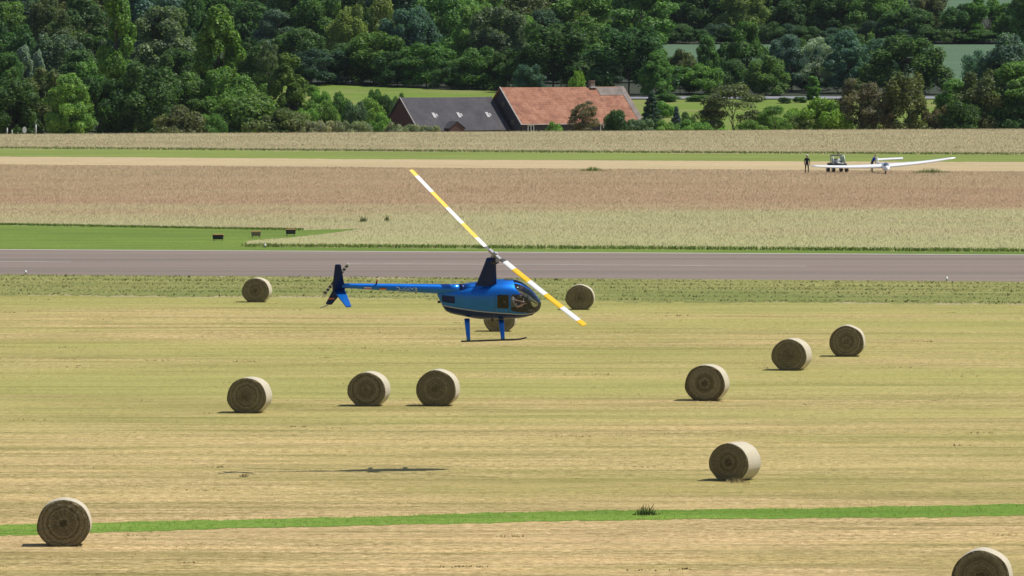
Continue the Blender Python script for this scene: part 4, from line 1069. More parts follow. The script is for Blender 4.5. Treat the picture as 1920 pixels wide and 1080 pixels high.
# tail rotor on the far (left) side of the fin
trc = loc(629.8, 524.5, 0.30); ta, tb = loc(607, 553, 0.30), loc(653.5, 495, 0.30)
bm = bmesh.new(); add_tube(bm, [(trc.x, 0.0, trc.z), (trc.x, .36, trc.z)], .045, 10)
add_ball(bm, (trc.x, .31, trc.z), .085, 12); thub = bobj('tail_rotor', bm, M_GREY, heli)
for tip in (ta, tb):
    bm = bmesh.new(); dv = (tip-trc); per = Vector((-dv.z, 0, dv.x)).normalized()*0.052; nb = 9
    for k in range(nb):
        u0, u1 = 0.12+0.88*k/nb, 0.12+0.88*(k+1)/nb
        poly = [trc+dv*u0-per, trc+dv*u1-per, trc+dv*u1+per, trc+dv*u0+per]
        add_prism(bm, poly, Vector((0, 0.012, 0)), 1 if k % 2 == 1 or k == 0 else 0)
    bmesh.ops.recalc_face_normals(bm, faces=bm.faces)
    bobj('tail_blade', bm, [M_PALE, M_BLACK], thub, False)
# main rotor
bm = bmesh.new(); add_tube(bm, [(0, 0, 2.75), (0, 0, 3.16)], .05, 12); mast = bobj('mast', bm, M_DARK, heli)
bm = bmesh.new(); add_tube(bm, [(0, 0, 2.86), (0, 0, 2.90), (0, 0, 2.96), (0, 0, 2.99)], [.10, .17, .17, .10], 18)
for a in range(4): add_tube(bm, [(.15*math.cos(a*1.57), .15*math.sin(a*1.57), 2.93), (.12*math.cos(a*1.57), .12*math.sin(a*1.57), 3.16)], .018, 8)
bobj('swashplate', bm, M_DARK, heli)
hubL = Vector((0, 0, HUBZ))
def tip_local(px, py, sign, Lb=5.03):
    lo_, hi_ = 0.0, 4.9
    for _ in range(60):
        m_ = (lo_+hi_)/2
        if (pt(px, py, HD+sign*m_)-hub_w).length < Lb: lo_ = m_
        else: hi_ = m_
    return HINV @ (pt(px, py, HD+sign*lo_) - HORG)
tL, tR = tip_local(772.5, 318.5, +1), tip_local(1094.5, 611, -1)
bdir = (tR-tL).normalized(); nrm = (Vector((0, 0, 1)) - bdir*bdir.z).normalized(); chord = nrm.cross(bdir)
bm = bmesh.new(); 
add_prism(bm, [hubL+bdir*a+chord*b for a, b in ((-.33, -.06), (.33, -.06), (.33, .06), (-.33, .06))], nrm*0.06)
add_tube(bm, [hubL-chord*.12, hubL+chord*.12], .05, 10); add_ball(bm, hubL+nrm*.06, (.09, .09, .08), 12)
bmesh.ops.recalc_face_normals(bm, faces=bm.faces); bmesh.ops.bevel(bm, geom=[e_ for e_ in bm.edges if e_.calc_length() > .1], offset=.012, segments=1, affect='EDGES')
hub = bobj('rotor_hub', bm, M_GREY, heli, False)
BANDS = [(0.055, 0.10, 2), (0.10, 0.205, 0), (0.205, 0.375, 1), (0.375, 0.56, 0), (0.56, 0.745, 1), (0.745, 0.93, 0), (0.93, 1.0, 1)]
def blade(tip, flip, pitch=0.0, wscale=0.86):
    bm = bmesh.new(); d_ = tip-hubL; dn = d_.normalized(); n_ = (nrm-dn*nrm.dot(dn)).normalized(); ch = n_.cross(dn); RP = Matrix.Rotation(pitch, 3, dn); ch = RP @ ch; n_ = RP @ n_; up_ = (nrm-dn*nrm.dot(dn)).normalized()
    prof = [(-.07, 0), (-.062, .012), (-.02, .02), (.06, .014), (.184, .001), (.184, -.001), (.06, -.006), (-.02, -.010), (-.062, -.008)]
    prev = None; us = []
    for a, b, mi in BANDS:
        n = max(1, int((b-a)*24))
        for k in range(n): us.append((a+(b-a)*k/n, mi))
    us.append((1.0, 1))
    for u, mi in us:
        bend = 0.10*(u*u-u)     # slight upward coning bend of the loaded blade
        wd = 0.55 if u < 0.10 else 1.0
        ring = [bm.verts.new(hubL+d_*u+up_*bend+ch*(c_*wd*flip*wscale)+n_*z_) for c_, z_ in prof]
        if prev:
            for j in range(len(prof)):
                f = bm.faces.new((prev[j], prev[(j+1) % len(prof)], ring[(j+1) % len(prof)], ring[j])); f.material_index = pmi
        else: bm.faces.new(ring).material_index = mi
        prev, pmi = ring, mi
    bm.faces.new(prev).material_index = 1
    bmesh.ops.recalc_face_normals(bm, faces=bm.faces)
    return bobj('rotor_blade', bm, [M_WHITE, M_YEL, M_DARK], heli, False)
blade(tL, 1, R(20)); blade(tR, 1, R(6))
# landing gear
def skid(s):
    y = s*1.03
    if s < 0:
        pts = [loc(864.5, 640, y), loc(900, 639, y), loc(940, 637.5, y), loc(963, 637, y), loc(975, 635.8, y), loc(983, 634, y), loc(988, 632.3, y)]
    else:
        pts = [Vector((v.x, -v.y, v.z)) for v in skid.near]
    bm = bmesh.new(); add_tube(bm, pts, [.032, .034, .034, .034, .034, .032, .028], 10); bobj('skid', bm, M_DARK, heli)
    if s < 0: skid.near = pts
    for x_top, px_b in ((None, 878.5), (None, 943)):
        b = loc(px_b, 639, -1.03); b = Vector((b.x, s*1.03, b.z+.02))
        tx = b.x-0.02; t = Vector((tx, s*0.46, section(tx)[1]+0.08))
        bm = bmesh.new(); dv = b-t; n_ = dv.cross(Vector((1, 0, 0))).normalized(); rings = []
        for u, wx, th in ((0, .10, .045), (.25, .095, .04), (.8, .075, .034), (1, .07, .034)):
            p_ = t+dv*u; rings.append([bm.verts.new(p_+Vector((1, 0, 0))*wx*math.cos(2*math.pi*k/14)+n_*th*math.sin(2*math.pi*k/14)) for k in range(14)])
        for A, B in zip(rings, rings[1:]):
            for k in range(14): bm.faces.new((A[k], A[(k+1) % 14], B[(k+1) % 14], B[k]))
        bm.faces.new(rings[0][::-1]); bm.faces.new(rings[-1]); bmesh.ops.recalc_face_normals(bm, faces=bm.faces)
        bobj('skid_strut', bm, M_BLUE, heli)
skid(-1); skid(1)
# small fittings
a = loc(852.5, 533.5, 0); b = loc(843.5, 516, 0)
bm = bmesh.new(); add_tube(bm, [a, b], [.014, .008], 8); bobj('antenna', bm, M_PALE, heli)
a = loc(706, 532, 0); bm = bmesh.new(); add_tube(bm, [a, a+Vector((0, 0, .10))], .03, 10); bc = bobj('beacon', bm, M_BLACK, heli)
bm = bmesh.new(); add_ball(bm, a+Vector((.01, 0, .13)), (.03, .03, .05), 10); bobj('beacon_lens', bm, M_RED, bc)
bm = bmesh.new(); c = Vector((-1.84, -.05, 1.22)); add_tube(bm, [c, c+Vector((-.16, 0, -.02))], .045, 10); add_tube(bm, [c+Vector((.0, .12, -.1)), c+Vector((-.10, .12, -.13))], .03, 10); bobj('exhaust', bm, M_BLACK, heli)
# registration and decals on the near side of the boom
def boom_point(px, py):
    """point on the near skin of the boom below a photograph position"""
    o = HINV @ (CP - HORG); v = (HINV @ ray(px, py)).normalized(); c = loc(px, py, 0); u = (c.x-pb1.x)/(pb0.x-pb1.x)
    ax = pb1.lerp(pb0, u); rr = 0.205-(0.205-0.085)*u
    return c, ax, rr
def boom_patch(name, px0, px1, py, hpx, cols):
    c0, c1 = loc(px0, py, 0), loc(px1, py+.2, 0); bm = bmesh.new(); n = len(cols); N = 12; rows = []
    for i in range(N+1):
        x = c0.x+(c1.x-c0.x)*i/N; u = (x-pb1.x)/(pb0.x-pb1.x); ax = pb1.lerp(pb0, u); rr = 0.205-(0.205-0.085)*u + .003
        a_mid = R(4); da = hpx/51.7/rr/2
        rows.append([bm.verts.new((x, -rr*math.cos(a_mid+da*(1-2*j/n)), ax.z+rr*math.sin(a_mid+da*(1-2*j/n)))) for j in range(n+1)])
    for i in range(N):
        for j in range(n): f = bm.faces.new((rows[i][j], rows[i][j+1], rows[i+1][j+1], rows[i+1][j])); f.material_index = j
    bobj(name, bm, cols, boom, False)
boom_patch('flag_sticker', 711, 723, 542.0, 4.2, [M_BLACK, M_RED, M_YEL])
boom_patch('caution_sticker', 682, 696, 539.4, 3.2, [M_PALE, plain('sticker red', (.5, .06, .05), .6)])
fc = bpy.data.curves.new('registration', 'FONT'); fc.body = 'D-HHMB'; fc.size = 0.21; fc.extrude = 0.0
fo = bpy.data.objects.new('registration_text', fc); COL.objects.link(fo)
dg = bpy.context.evaluated_depsgraph_get(); tm = bpy.data.meshes.new_from_object(fo.evaluated_get(dg)); bpy.data.objects.remove(fo)
xs0 = loc(742, 545, 0).x; xs1 = loc(781, 546, 0).x
vx = [v.co.x for v in tm.vertices]; wtxt = max(vx)-min(vx)
for v in tm.vertices:
    x = xs0 + (v.co.x-min(vx))/wtxt*(xs1-xs0); u = (x-pb1.x)/(pb0.x-pb1.x); ax = pb1.lerp(pb0, u); rr = 0.205-(0.205-0.085)*u+.004
    a_ = R(14) + (v.co.y-0.07)/rr; v.co = Vector((x, -rr*math.cos(a_), ax.z+rr*math.sin(a_)))
ro = link('registration', tm, M_PALE, boom)
# cabin interior
bm = bmesh.new(); add_box(bm, (.62, 0, .78), (1.2, .95, .10)); add_box(bm, (-.02, 0, 1.1), (.08, 1.1, .9)); bobj('cabin_floor', bm, M_LINING, heli, False)
M_SEAT = plain('brown leather', (.075, .04, .025), .7)
def seat(x, y):
    bm = bmesh.new(); add_box(bm, (x, y, .90), (.46, .46, .24)); add_box(bm, (x-.25, y, 1.22), (.12, .44, .62), Euler((0, R(-10), 0))); add_box(bm, (x-.32, y, 1.58), (.09, .26, .16), Euler((0, R(-10), 0)))
    bmesh.ops.bevel(bm, geom=list(bm.edges), offset=.03, segments=2, affect='EDGES'); bobj('seat', bm, M_SEAT, heli)
for x, y in ((.82, -.28), (.82, .28), (.24, -.28), (.24, .28)): seat(x, y)
bm = bmesh.new(); add_box(bm, (1.38, .02, 1.0), (.12, .26, .30)); add_box(bm, (1.34, .02, 1.17), (.10, .40, .10)); bmesh.ops.bevel(bm, geom=list(bm.edges), offset=.025, segments=2, affect='EDGES'); bobj('instrument_panel', bm, M_DARK, heli)
bm = bmesh.new(); add_tube(bm, [(1.2, 0, .8), (1.16, 0, 1.22), (1.14, -.3, 1.16)], .016, 8); bobj('cyclic', bm, M_GREY, heli)

# ------------------------------------------------------------------ people
def person(name, joints, label, mats, hair_col=(0.05, 0.035, 0.025), headset=False, hat=None):
    """joints: dict of named points (local). Body is one skinned surface; hair, headset are children."""
    J = {k: Vector(v) for k, v in joints.items()}
    verts, edges, rad, mid = [], [], [], []
    def add(p, r, m, link_to=None):
        verts.append(tuple(p)); rad.append(r); mid.append(m)
        if link_to is not None: edges.append((link_to, len(verts)-1))
        return len(verts)-1
    def chain(start, pts):
        i = start
        for p, r, m in pts: i = add(p, r, m, i)
        return i
    pel = add(J['pelvis'], (.17, .14), 1)
    ch = chain(pel, [(J['pelvis'].lerp(J['chest'], .5), (.15, .11), 0), (J['chest'], (.20, .15), 0)])
    nk = chain(ch, [(J['chest'].lerp(J['neck'], .8), (.09, .08), 0), (J['neck'], (.055, .055), 2)])
    hd = J['head']; face = J['face'].normalized()
    chain(nk, [(hd-Vector((0, 0, .07))+face*.015, (.07, .075), 2), (hd+Vector((0, 0, .03)), (.083, .092), 2), (hd+Vector((0, 0, .10)), (.062, .07), 2)])
    for s in 'lr':
        sh, el, wr = J['shoulder_'+s], J['elbow_'+s], J['wrist_'+s]
        a = chain(ch, [(sh, (.062, .062), 0), (sh.lerp(el, .5), (.052, .052), 0), (el, (.043, .043), 0 if mats[3] else 2), (el.lerp(wr, .5), (.039, .039), 0 if mats[3] else 2), (wr, (.028, .028), 2)])
        dv = (wr-el).normalized(); sd = dv.cross(face if abs(dv.dot(face)) < .9 else Vector((0, 0, 1))).normalized(); curl = sd.cross(dv)
        pm = chain(a, [(wr+dv*.05, (.034, .022), 2), (wr+dv*.085, (.036, .018), 2)])
        for k, (off, ln) in enumerate(((-.030, .062), (-.010, .074), (.010, .070), (.028, .055))):
            b0 = wr+dv*.095+sd*off
            chain(pm, [(b0, (.0095, .0095), 2), (b0+dv*ln*.5+curl*.012, (.0088, .0088), 2), (b0+dv*ln*.8+curl*.04, (.008, .008), 2)])
        chain(a, [(wr+dv*.03-sd*.035, (.011, .011), 2), (wr+dv*.07-sd*.055+curl*.012, (.0095, .0095), 2), (wr+dv*.095-sd*.05+curl*.025, (.0085, .0085), 2)])
        hp, kn, an = J['hip_'+s], J['knee_'+s], J['ankle_'+s]
        l = chain(pel, [(hp, (.092, .095), 1), (hp.lerp(kn, .5), (.080, .082), 1), (kn, (.060, .062), 1), (kn.lerp(an, .45), (.055, .058), 1), (an, (.040, .042), 1)])
        ft = J['foot'].normalized(); chain(l, [(an-Vector((0, 0, .045))+ft*.04, (.042, .036), 3), (an-Vector((0, 0, .055))+ft*.15, (.040, .028), 3)])
    me = bpy.data.meshes.new(name); me.from_pydata(verts, edges, [])
    o = bpy.data.objects.new(name, me); COL.objects.link(o)
    sk = o.modifiers.new('skin', 'SKIN'); 
    if not me.skin_vertices: 
        bpy.context.view_layer.update()
    for i, sv in enumerate(me.skin_vertices[0].data): sv.radius = rad[i]; sv.use_root = (i == 0)
    sb = o.modifiers.new('sub', 'SUBSURF'); sb.levels = 1; sb.render_levels = 1
    dg = bpy.context.evaluated_depsgraph_get(); dg.update()
    em = bpy.data.meshes.new_from_object(o.evaluated_get(dg)); bpy.data.objects.remove(o)
    # face details joined into the body surface
    bm = bmesh.new(); bm.from_mesh(em); sdv = face.cross(Vector((0, 0, 1))).normalized()
    VV = np.array(verts); MI = np.array(mid)
    for f in bm.faces: f.material_index = int(MI[np.argmin(((VV-np.array(f.calc_center_median()))**2).sum(1))])
    add_ball(bm, hd+face*.095+Vector((0, 0, .02)), (.018, .018, .026), 8, 2)
    for s in (-1, 1):
        add_ball(bm, hd+sdv*s*.033+face*.078+Vector((0, 0, .045)), .013, 8, 4); add_ball(bm, hd+sdv*s*.085+Vector((0, 0, .03)), (.02, .02, .033), 8, 2)
    add_box(bm, hd+face*.083-Vector((0, 0, .035)), (.035, .035, .010), mat=5)
    for f in bm.faces: f.smooth = True
    body = bobj(name, bm, [mats[0], mats[1], M_SKIN, M_BLACK, M_BLACK, plain('lips', (.35, .13, .11), .6)])
    tag(body, label, 'person')
    bm = bmesh.new(); add_ball(bm, hd+Vector((0, 0, .065))-face*.015, (.098, .098, .095), 16)
    for v in list(bm.verts):
        rel = v.co-hd
        if rel.dot(face) > .045 and rel.z < .085: v.co -= face*.07
    bobj('hair', bm, plain('hair', hair_col, .7), body)
    if hat:
        bm = bmesh.new(); add_ball(bm, hd+Vector((0, 0, .11)), (.115, .115, .085), 14); add_tube(bm, [hd+Vector((0, 0, .085)), hd+Vector((0, 0, .10))], .19, 18); bobj('hat', bm, hat, body)
    if headset:
        bm = bmesh.new()
        for s in (-1, 1): add_tube(bm, [hd+sdv*s*.085+Vector((0, 0, .03)), hd+sdv*s*.125+Vector((0, 0, .03))], .048, 12)
        add_tube(bm, [hd+sdv*.115*math.cos(a)+Vector((0, 0, .04+.15*math.sin(a))) for a in np.linspace(0, math.pi, 10)], .012, 6)
        add_tube(bm, [hd+sdv*.11+Vector((0, 0, .01)), hd+sdv*.08+face*.10-Vector((0, 0, .05)), hd+face*.12-Vector((0, 0, .045))], .007, 6); bobj('headset', bm, M_DARK, body)
    return body
def seated(x, y, z=.98):
    return dict(pelvis=(x-.10, y, z+.06), chest=(x-.17, y, z+.40), neck=(x-.17, y, z+.56), head=(x-.13, y, z+.68), face=(1, 0, -.08), foot=(1, 0, -.1),
        shoulder_l=(x-.16, y+.18, z+.46), elbow_l=(x+.02, y+.24, z+.20), wrist_l=(x+.25, y+.14, z+.20), shoulder_r=(x-.16, y-.18, z+.46), elbow_r=(x+.04, y-.22, z+.20), wrist_r=(x+.29, y-.10, z+.24),
        hip_l=(x-.04, y+.10, z+.05), knee_l=(x+.36, y+.12, z+.12), ankle_l=(x+.52, y+.12, z-.14), hip_r=(x-.04, y-.10, z+.05), knee_r=(x+.36, y-.12, z+.12), ankle_r=(x+.52, y-.12, z-.14))
M_SHIRT = plain('pale shirt', (.50, .50, .52), .85); M_JEANS = plain('dark trousers', (.03, .035, .05), .9); M_BLUEJ = plain('blue jacket', (.015, .05, .40), .8); M_BLK = plain('black clothes', (.012, .013, .022), .9)
M_RUST = plain('rust pullover', (.16, .06, .03), .9)
def in_heli(b): b.matrix_world = Matrix.Translation(HORG) @ HROT.to_4x4()
in_heli(person('person', seated(.82, -.28), 'pilot in pale short sleeved shirt with headset in the near front seat of the helicopter', (M_SHIRT, M_JEANS, None, False), headset=True))
in_heli(person('person', seated(.82, .28), 'companion in dark top with headset in the far front seat of the helicopter', (M_BLK, M_JEANS, None, True), headset=True))
in_heli(person('person', seated(.22, -.28), 'passenger in rust pullover in the near rear seat of the helicopter', (M_RUST, M_JEANS, None, True), headset=True))
def standing(lean=0.0, reach=0.0, facex=-.3, facey=1.0, spread=.10):
    f = Vector((facex, facey, 0)).normalized(); s = Vector((f.y, -f.x, 0))   # s = person's right
    def P(fw, rt, z): 
        k = lean*max(0, z-.9); v = f*(fw+k)+s*rt; return (v.x, v.y, z-.25*lean*lean*max(0, z-.9))
    d = dict(pelvis=P(0, 0, .97), chest=P(.02, 0, 1.32), neck=P(.03, 0, 1.50), head=P(.06, 0, 1.63), face=tuple(f), foot=tuple(f))
    for sg, n in ((-1, 'l'), (1, 'r')):
        rc = reach if sg < 0 else reach*.5
        d['shoulder_'+n] = P(.02, sg*.19, 1.42); d['elbow_'+n] = P(.02+rc*.25, sg*.27, 1.14); d['wrist_'+n] = P(.08+rc*.5, sg*.26, .90+rc*.15)
        d['hip_'+n] = P(0, sg*.10, .92); d['knee_'+n] = P(.03, sg*(spread+.01), .50); d['ankle_'+n] = P(-.02, sg*(spread+.03), .09)
    return d
def put(b, px, d, z=0.0, rz=0): b.location = ((px-960)/F*d, d, z); b.rotation_euler = (0, 0, rz)
b = person('person', standing(0.05, .15, .25, 1.0, .13), 'person in black clothes and pale hat standing at the left wing tip of the glider', (M_BLK, M_BLK, None, True), hat=M_PALE)
put(b, 1513, 672)
b = person('person', standing(0.45, .6, .75, .35, .12), 'person in blue jacket leaning forward behind the glider fuselage', (M_BLUEJ, M_JEANS, None, True), (.35, .28, .2))
put(b, 1635, 676)

# ------------------------------------------------------------------ glider
GD = 671
g0 = gnd(1659, 318); gx = (1659-960)/F*GD
gl = empty('glider', (gx, GD, 0), (0, 0, 0)); tag(gl, 'white glider parked on the mown path with its right wing raised', 'glider')
GM = plain('white gel coat', (.88, .88, .88), .35, 0, .3)
def gl_loc(px, py, dy=0): return pt(px, py, GD+dy) - Vector((gx, GD, 0))
wr, wl = gl_loc(1791.5, 296, .6), gl_loc(1521, 311.5, .2); rt = gl_loc(1660, 312, 0)
def wing(root_p, tip_p, c0, c1, name='wing'):
    bm = bmesh.new(); prev = None
    prof = [(-.30, 0), (-.25, .05), (-.05, .085), (.3, .055), (.70, 0), (.3, -.02), (-.05, -.045), (-.25, -.03)]
    for k in range(13):
        u = k/12; p_ = root_p.lerp(tip_p, u); p_.z += -0.10*math.sin(math.pi*u)
        c = (c0+(c1-c0)*u)*(1 if k < 12 else .6)
        ring = [bm.verts.new(p_+Vector((0, a*c*.93-b_*c*.5, b_*c*1.9+a*c*.40))) for a, b_ in prof]
        if prev:
            for j in range(8): bm.faces.new((prev[j], prev[(j+1) % 8], ring[(j+1) % 8], ring[j]))
        else: bm.faces.new(ring)
        prev = ring
    bm.faces.new(prev); bmesh.ops.recalc_face_normals(bm, faces=bm.faces)
    return bobj(name, bm, GM, gl)
wing(rt, wr, 1.0, .42); wing(rt, wl, 1.0, .42)
yw = R(6)
def G(fw, rt_, z): return Vector((math.sin(yw)*fw+math.cos(yw)*rt_*1.0, -math.cos(yw)*fw+math.sin(yw)*rt_, z))
bm = bmesh.new(); sec = [(2.05, .02, .46), (1.95, .12, .46), (1.6, .24, .50), (1.0, .32, .58), (.4, .34, .66), (-.3, .30, .74), (-1.0, .20, .80), (-2.2, .13, .84), (-4.0, .10, .88), (-4.7, .08, .92)]
prev = None
for fw, r_, z in sec:
    ring = [bm.verts.new(G(fw, r_*math.cos(2*math.pi*k/20), z+r_*1.15*math.sin(2*math.pi*k/20))) for k in range(20)]
    if prev:
        for k in range(20): bm.faces.new((prev[k], prev[(k+1) % 20], ring[(k+1) % 20], ring[k]))
    else: bm.faces.new(ring)
    prev = ring
bm.faces.new(prev); bmesh.ops.recalc_face_normals(bm, faces=bm.faces); bobj('fuselage', bm, GM, gl)
bm = bmesh.new(); prev = None
for fw, r_, z in ((1.55, .05, .72), (1.35, .20, .74), (1.0, .27, .80), (.6, .27, .86), (.25, .18, .90), (.05, .04, .92)):
    ring = [bm.verts.new(G(fw, r_*math.cos(math.pi*k/12), z+r_*.9*math.sin(math.pi*k/12))) for k in range(13)]
    if prev:
        for k in range(12): bm.faces.new((prev[k], prev[k+1], ring[k+1], ring[k]))
    prev = ring
bmesh.ops.recalc_face_normals(bm, faces=bm.faces); bobj('canopy', bm, plain('canopy glass', (.10, .13, .17), .05, 0, .5), gl)
tz = 1.50
bm = bmesh.new(); add_prism(bm, [G(-4.1, 0, .85), G(-4.75, 0, .85), G(-4.9, 0, tz), G(-4.45, 0, tz)], Vector((.035, 0, 0))); bmesh.ops.recalc_face_normals(bm, faces=bm.faces); bobj('fin', bm, GM, gl, False)
ht = gl_loc(1644, 299, 5.0), gl_loc(1693, 296.7, 5.0)
mid_ = (ht[0]+ht[1])/2; dz = mid_.z-tz
bm = bmesh.new(); add_prism(bm, [ht[0]+Vector((0, -.25, -.07)), ht[1]+Vector((0, -.25, -.07)), ht[1]+Vector((0, .2, .06)), ht[0]+Vector((0, .3, .06))], Vector((0, 0, .035))); bmesh.ops.recalc_face_normals(bm, faces=bm.faces); bobj('tailplane', bm, GM, gl, False)
bm = bmesh.new(); c = G(.5, 0, .18); add_tube(bm, [c-Vector((.07, 0, 0)), c+Vector((.07, 0, 0))], .18, 16); bobj('wheel', bm, M_BLACK, gl)

# ------------------------------------------------------------------ tow vehicle
tv = empty('utility_vehicle', ((1570-960)/F*676, 676, 0), (0, 0, R(18)))
tag(tv, 'small dark open utility vehicle with white cab frame behind the glider wing', 'utility vehicle')
M_VB = plain('dark green body', (.03, .04, .035), .5); M_CAB = plain('white frame', (.62, .68, .66), .4)
bm = bmesh.new(); add_box(bm, (0, 0, .58), (1.30, 2.2, .28)); add_box(bm, (0, -.85, .80), (1.2, .55, .22)); add_box(bm, (0, .75, .80), (1.3, .85, .22)); bmesh.ops.bevel(bm, geom=list(bm.edges), offset=.05, segments=2, affect='EDGES'); bobj('body', bm, M_VB, tv)
for sx in (-1, 1):
    for sy in (-1, 1):
        bm = bmesh.new(); add_tube(bm, [(sx*.55, sy*.75, .30), (sx*.58, sy*.75, .30), (sx*.78, sy*.75, .30), (sx*.81, sy*.75, .30)], [.24, .30, .30, .24], 20); wv = bobj('wheel', bm, M_BLACK, tv)
        bm = bmesh.new(); add_tube(bm, [(sx*.60, sy*.75, .30), (sx*.818, sy*.75, .30)], .15, 14); bobj('rim', bm, M_GREY, wv)
bm = bmesh.new()
for sx in (-.6, .6):
    add_tube(bm, [(sx, -.55, .8), (sx*.95, -.35, 1.62)], .05, 8); add_tube(bm, [(sx, .35, .8), (sx*.95, .30, 1.62)], .05, 8)
for sy in (-.35, .30): add_tube(bm, [(-.57, sy, 1.62), (.57, sy, 1.62)], .05, 8)
bobj('cab_frame', bm, M_CAB, tv)
bm = bmesh.new(); add_box(bm, (-.1, 0, 1.69), (1.0, .85, .05)); bobj('roof', bm, M_DARK, tv, False)
bm = bmesh.new(); add_box(bm, (.33, -.47, 1.2), (.5, .03, .7), Euler((R(-13), 0, 0))); bobj('windscreen', bm, M_GLASS, tv, False)
bm = bmesh.new(); add_box(bm, (0, .05, .88), (1.0, .45, .14)); add_box(bm, (0, .28, 1.12), (1.0, .1, .42)); bmesh.ops.bevel(bm, geom=list(bm.edges), offset=.03, segments=2, affect='EDGES'); bobj('seat', bm, M_PALE, tv)
bm = bmesh.new(); add_tube(bm, [(.05, 0, 1.72), (.05, 0, 1.90)], .045, 10); add_ball(bm, (.05, 0, 1.94), .055, 10); bobj('beacon', bm, M_DARK, tv)
bm = bmesh.new(); add_tube(bm, [(.3, -.25, 1.0), (.3, -.30, 1.12)], .02, 8); add_tube(bm, [(.3+.17*math.cos(a), -.32, 1.15+.17*math.sin(a)) for a in np.linspace(0, 6.283, 17)], .018, 6, cap=False); bobj('steering_wheel', bm, M_BLACK, tv)

# ------------------------------------------------------------------ airfield furniture
def light_box(px, py, wpx, label, col_front, rz):
    g_ = gnd(px, py); s = wpx*g_.y/F
    root = empty('light_box', g_+Vector((0, 0, .008)), (0, 0, rz)); tag(root, label, 'light box', 'low approach light boxes beside the runway')
    bm = bmesh.new(); add_prism(bm, [(-s*.46, 0, .12), (s*.46, 0, .12), (s*.5, 0, .42), (-s*.5, 0, .42)], Vector((0, .28, 0))); bmesh.ops.bevel(bm, geom=list(bm.edges), offset=.015, segments=1, affect='EDGES'); bobj('housing', bm, col_front, root, False)
    bm = bmesh.new(); add_box(bm, (0, 0, .445), (s*1.04, .60, .04)); bobj('lid', bm, M_ORANGE, root, False)
    for sx in (-.38, .38):
        bm = bmesh.new(); add_tube(bm, [(sx*s, 0, 0), (sx*s, 0, .12)], .03, 8); bobj('leg', bm, M_GREY, root)
    for k in (-.28, 0, .28):
        bm = bmesh.new(); add_tube(bm, [(k*s, -.285, .27), (k*s, -.30, .27)], .07*s, 14); bobj('lens', bm, M_DARK, root)
light_box(409, 452, 20, 'black box with orange lid on short legs alone on the green turf, leftmost of three', M_BLACK, R(-3))
light_box(480, 446, 18, 'faded light box half hidden in tall grass, middle one of three', plain('faded brown', (.30, .22, .14), .7), R(4))
light_box(545, 442, 18, 'black box with orange lid at the tip of the green turf wedge, rightmost of three', M_BLACK, R(6))
def lamp(px, py, label):
    o = empty('runway_light', gnd(px, py)); tag(o, label, 'runway light', 'white runway edge lights')
    bm = bmesh.new(); add_tube(bm, [(0, 0, 0), (0, 0, .14)], [.05, .03], 10); bobj('stem', bm, M_GREY, o)
    bm = bmesh.new(); add_tube(bm, [(0, 0, .14), (0, 0, .17), (0, 0, .24)], [.07, .08, .065], 14); add_ball(bm, (0, 0, .245), (.065, .065, .05), 14); bobj('lens', bm, M_WHITE, o)
lamp(497, 465, 'white runway light at the foot of the tall grass above the far runway edge')
lamp(48, 515.5, 'white runway light at the left on the near runway edge')
lamp(1775, 527.5, 'white runway light at the right on the near runway edge')
def post(name, px, py_top, d, wpx, label, cat, m, disc=False):
    t = pt(px, py_top, d); z0 = float(zter(t.x, d)); r_ = wpx*d/F/2
    if disc:
        root = empty(name, (t.x, d, z0)); tag(root, label, cat)
        bm = bmesh.new(); add_tube(bm, [(0, .06, 0), (0, .06, t.z-z0-.05)], .04, 8); bobj('post', bm, M_GREY, root)
        bm = bmesh.new(); add_tube(bm, [(0, -.02, t.z-z0-.42), (0, .02, t.z-z0-.42)], .42, 24)
        bmesh.ops.scale(bm, vec=(.62, 1, 1), verts=bm.verts, space=Matrix.Translation((0, 0, 0))); bobj('sign_plate', bm, m, root, False)
    else:
        bm = bmesh.new(); add_tube(bm, [(0, 0, 0), (0, 0, t.z-z0-.06)], r_, 10); add_tube(bm, [(0, 0, t.z-z0-.06), (0, 0, t.z-z0)], [r_*1.15, r_*.5], 10)
        o = bobj(name, bm, m); o.location = (t.x, d, z0); tag(o, label, cat)
post('marker_post', 13.5, 239.5, 862, 2.4, 'pale grey post left of the white round sign at the left picture edge', 'post', M_PALE)
post('marker_post', 67.5, 233, 864, 2.2, 'tall thin grey post right of the white round sign', 'post', M_PALE)
post('marker_post', 22.5, 243.5, 862, 1.8, 'short pale stake between the left post and the white round sign', 'post', M_PALE)
post('round_sign', 46, 237.5, 863, 4, 'white oval sign on a short post before the dark trees at the left', 'sign', M_WHITE, True)
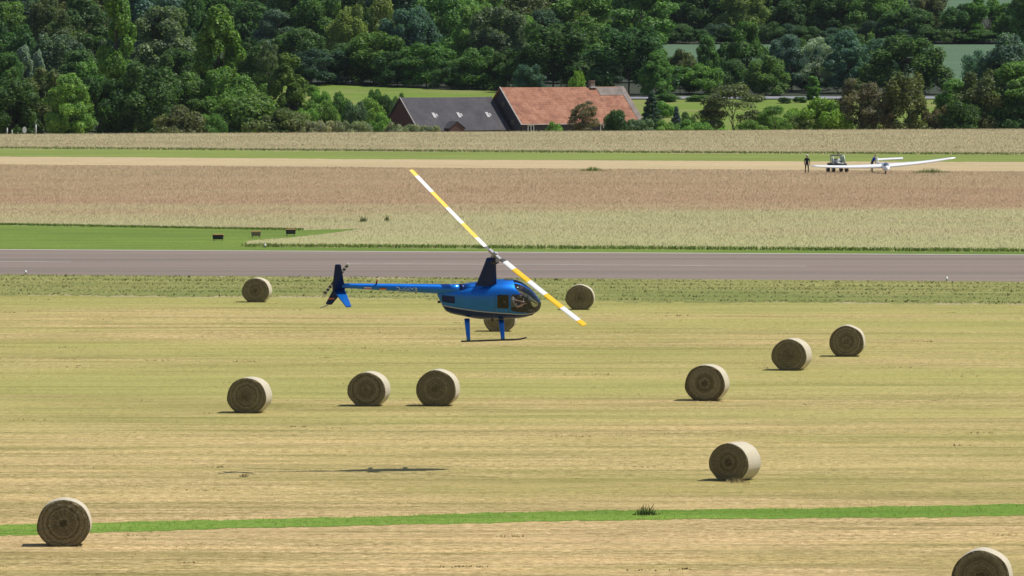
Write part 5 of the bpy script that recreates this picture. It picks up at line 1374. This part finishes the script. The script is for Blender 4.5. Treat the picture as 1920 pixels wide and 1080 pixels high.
# weed clumps that stand out
def weed(px, py, wpx, hpx, label, m=M_WEED, n=160):
    g_ = gnd(px, py); s = g_.y/F; W_, H_ = wpx*s, hpx*s
    x = RNG.normal(0, W_*.24, n); y = RNG.normal(0, .25, n); h_ = H_*np.exp(-(x/(W_*.36))**2)*RNG.uniform(.4, 1.1, n)
    a = RNG.uniform(0, 6.28, n); wd = H_*.10; V = []
    for i in range(n):
        ca, sa = math.cos(a[i])*wd/2, math.sin(a[i])*wd/2; lx, ly = RNG.normal(0, .25)*h_[i], RNG.normal(0, .25)*h_[i]
        V += [(x[i]-ca, y[i]-sa, 0), (x[i]+ca, y[i]+sa, 0), (x[i]+ca*.3+lx, y[i]+sa*.3+ly, h_[i]), (x[i]-ca*.3+lx, y[i]-sa*.3+ly, h_[i])]
    o = link('weed_clump', np_mesh('weed_clump', V, np.arange(4*n).reshape(n, 4), m)); o.location = g_+Vector((0, 0, .005)); tag(o, label, 'weed', kind='stuff' if wpx > 24 and hpx < 12 else None)
weed(1212, 966, 56, 20, 'dark weed tuft growing on the green strip', n=110)
weed(681, 416, 20, 13, 'dark weed tuft in the tall grass right of the light boxes, left one', n=50)
weed(725, 414, 11, 12, 'small dark weed tuft in the tall grass, right one', n=30)
weed(1110, 321, 60, 9, 'long low green weed patch on the mown path right of centre', M_LBLADE, 260)
weed(1745, 324, 90, 9, 'long low green weed patch below the raised glider wing', M_LBLADE, 260)
weed(1378, 905, 60, 10, 'pale straw tuft at the foot of the turned bale', M_STUB, 160)
weed(456, 894, 26, 7, 'small dark straw heap on the field below the left bale', M_CLOD, 80)

# ------------------------------------------------------------------ thin summer air
hm, ht_, hp_ = newmat('summer haze'); ht_.nodes.remove(hp_)
pv = nd(ht_, 'ShaderNodeVolumePrincipled'); pv.inputs['Color'].default_value = (.80, .88, 1.0, 1); pv.inputs['Density'].default_value = 0.000016
ht_.links.new(pv.outputs[0], ht_.nodes['Material Output'].inputs['Volume'])
bm = bmesh.new(); add_box(bm, (0, 2150, 62), (3400, 5200, 135)); tag(bobj('haze', bm, hm, smooth=False), kind='stuff')
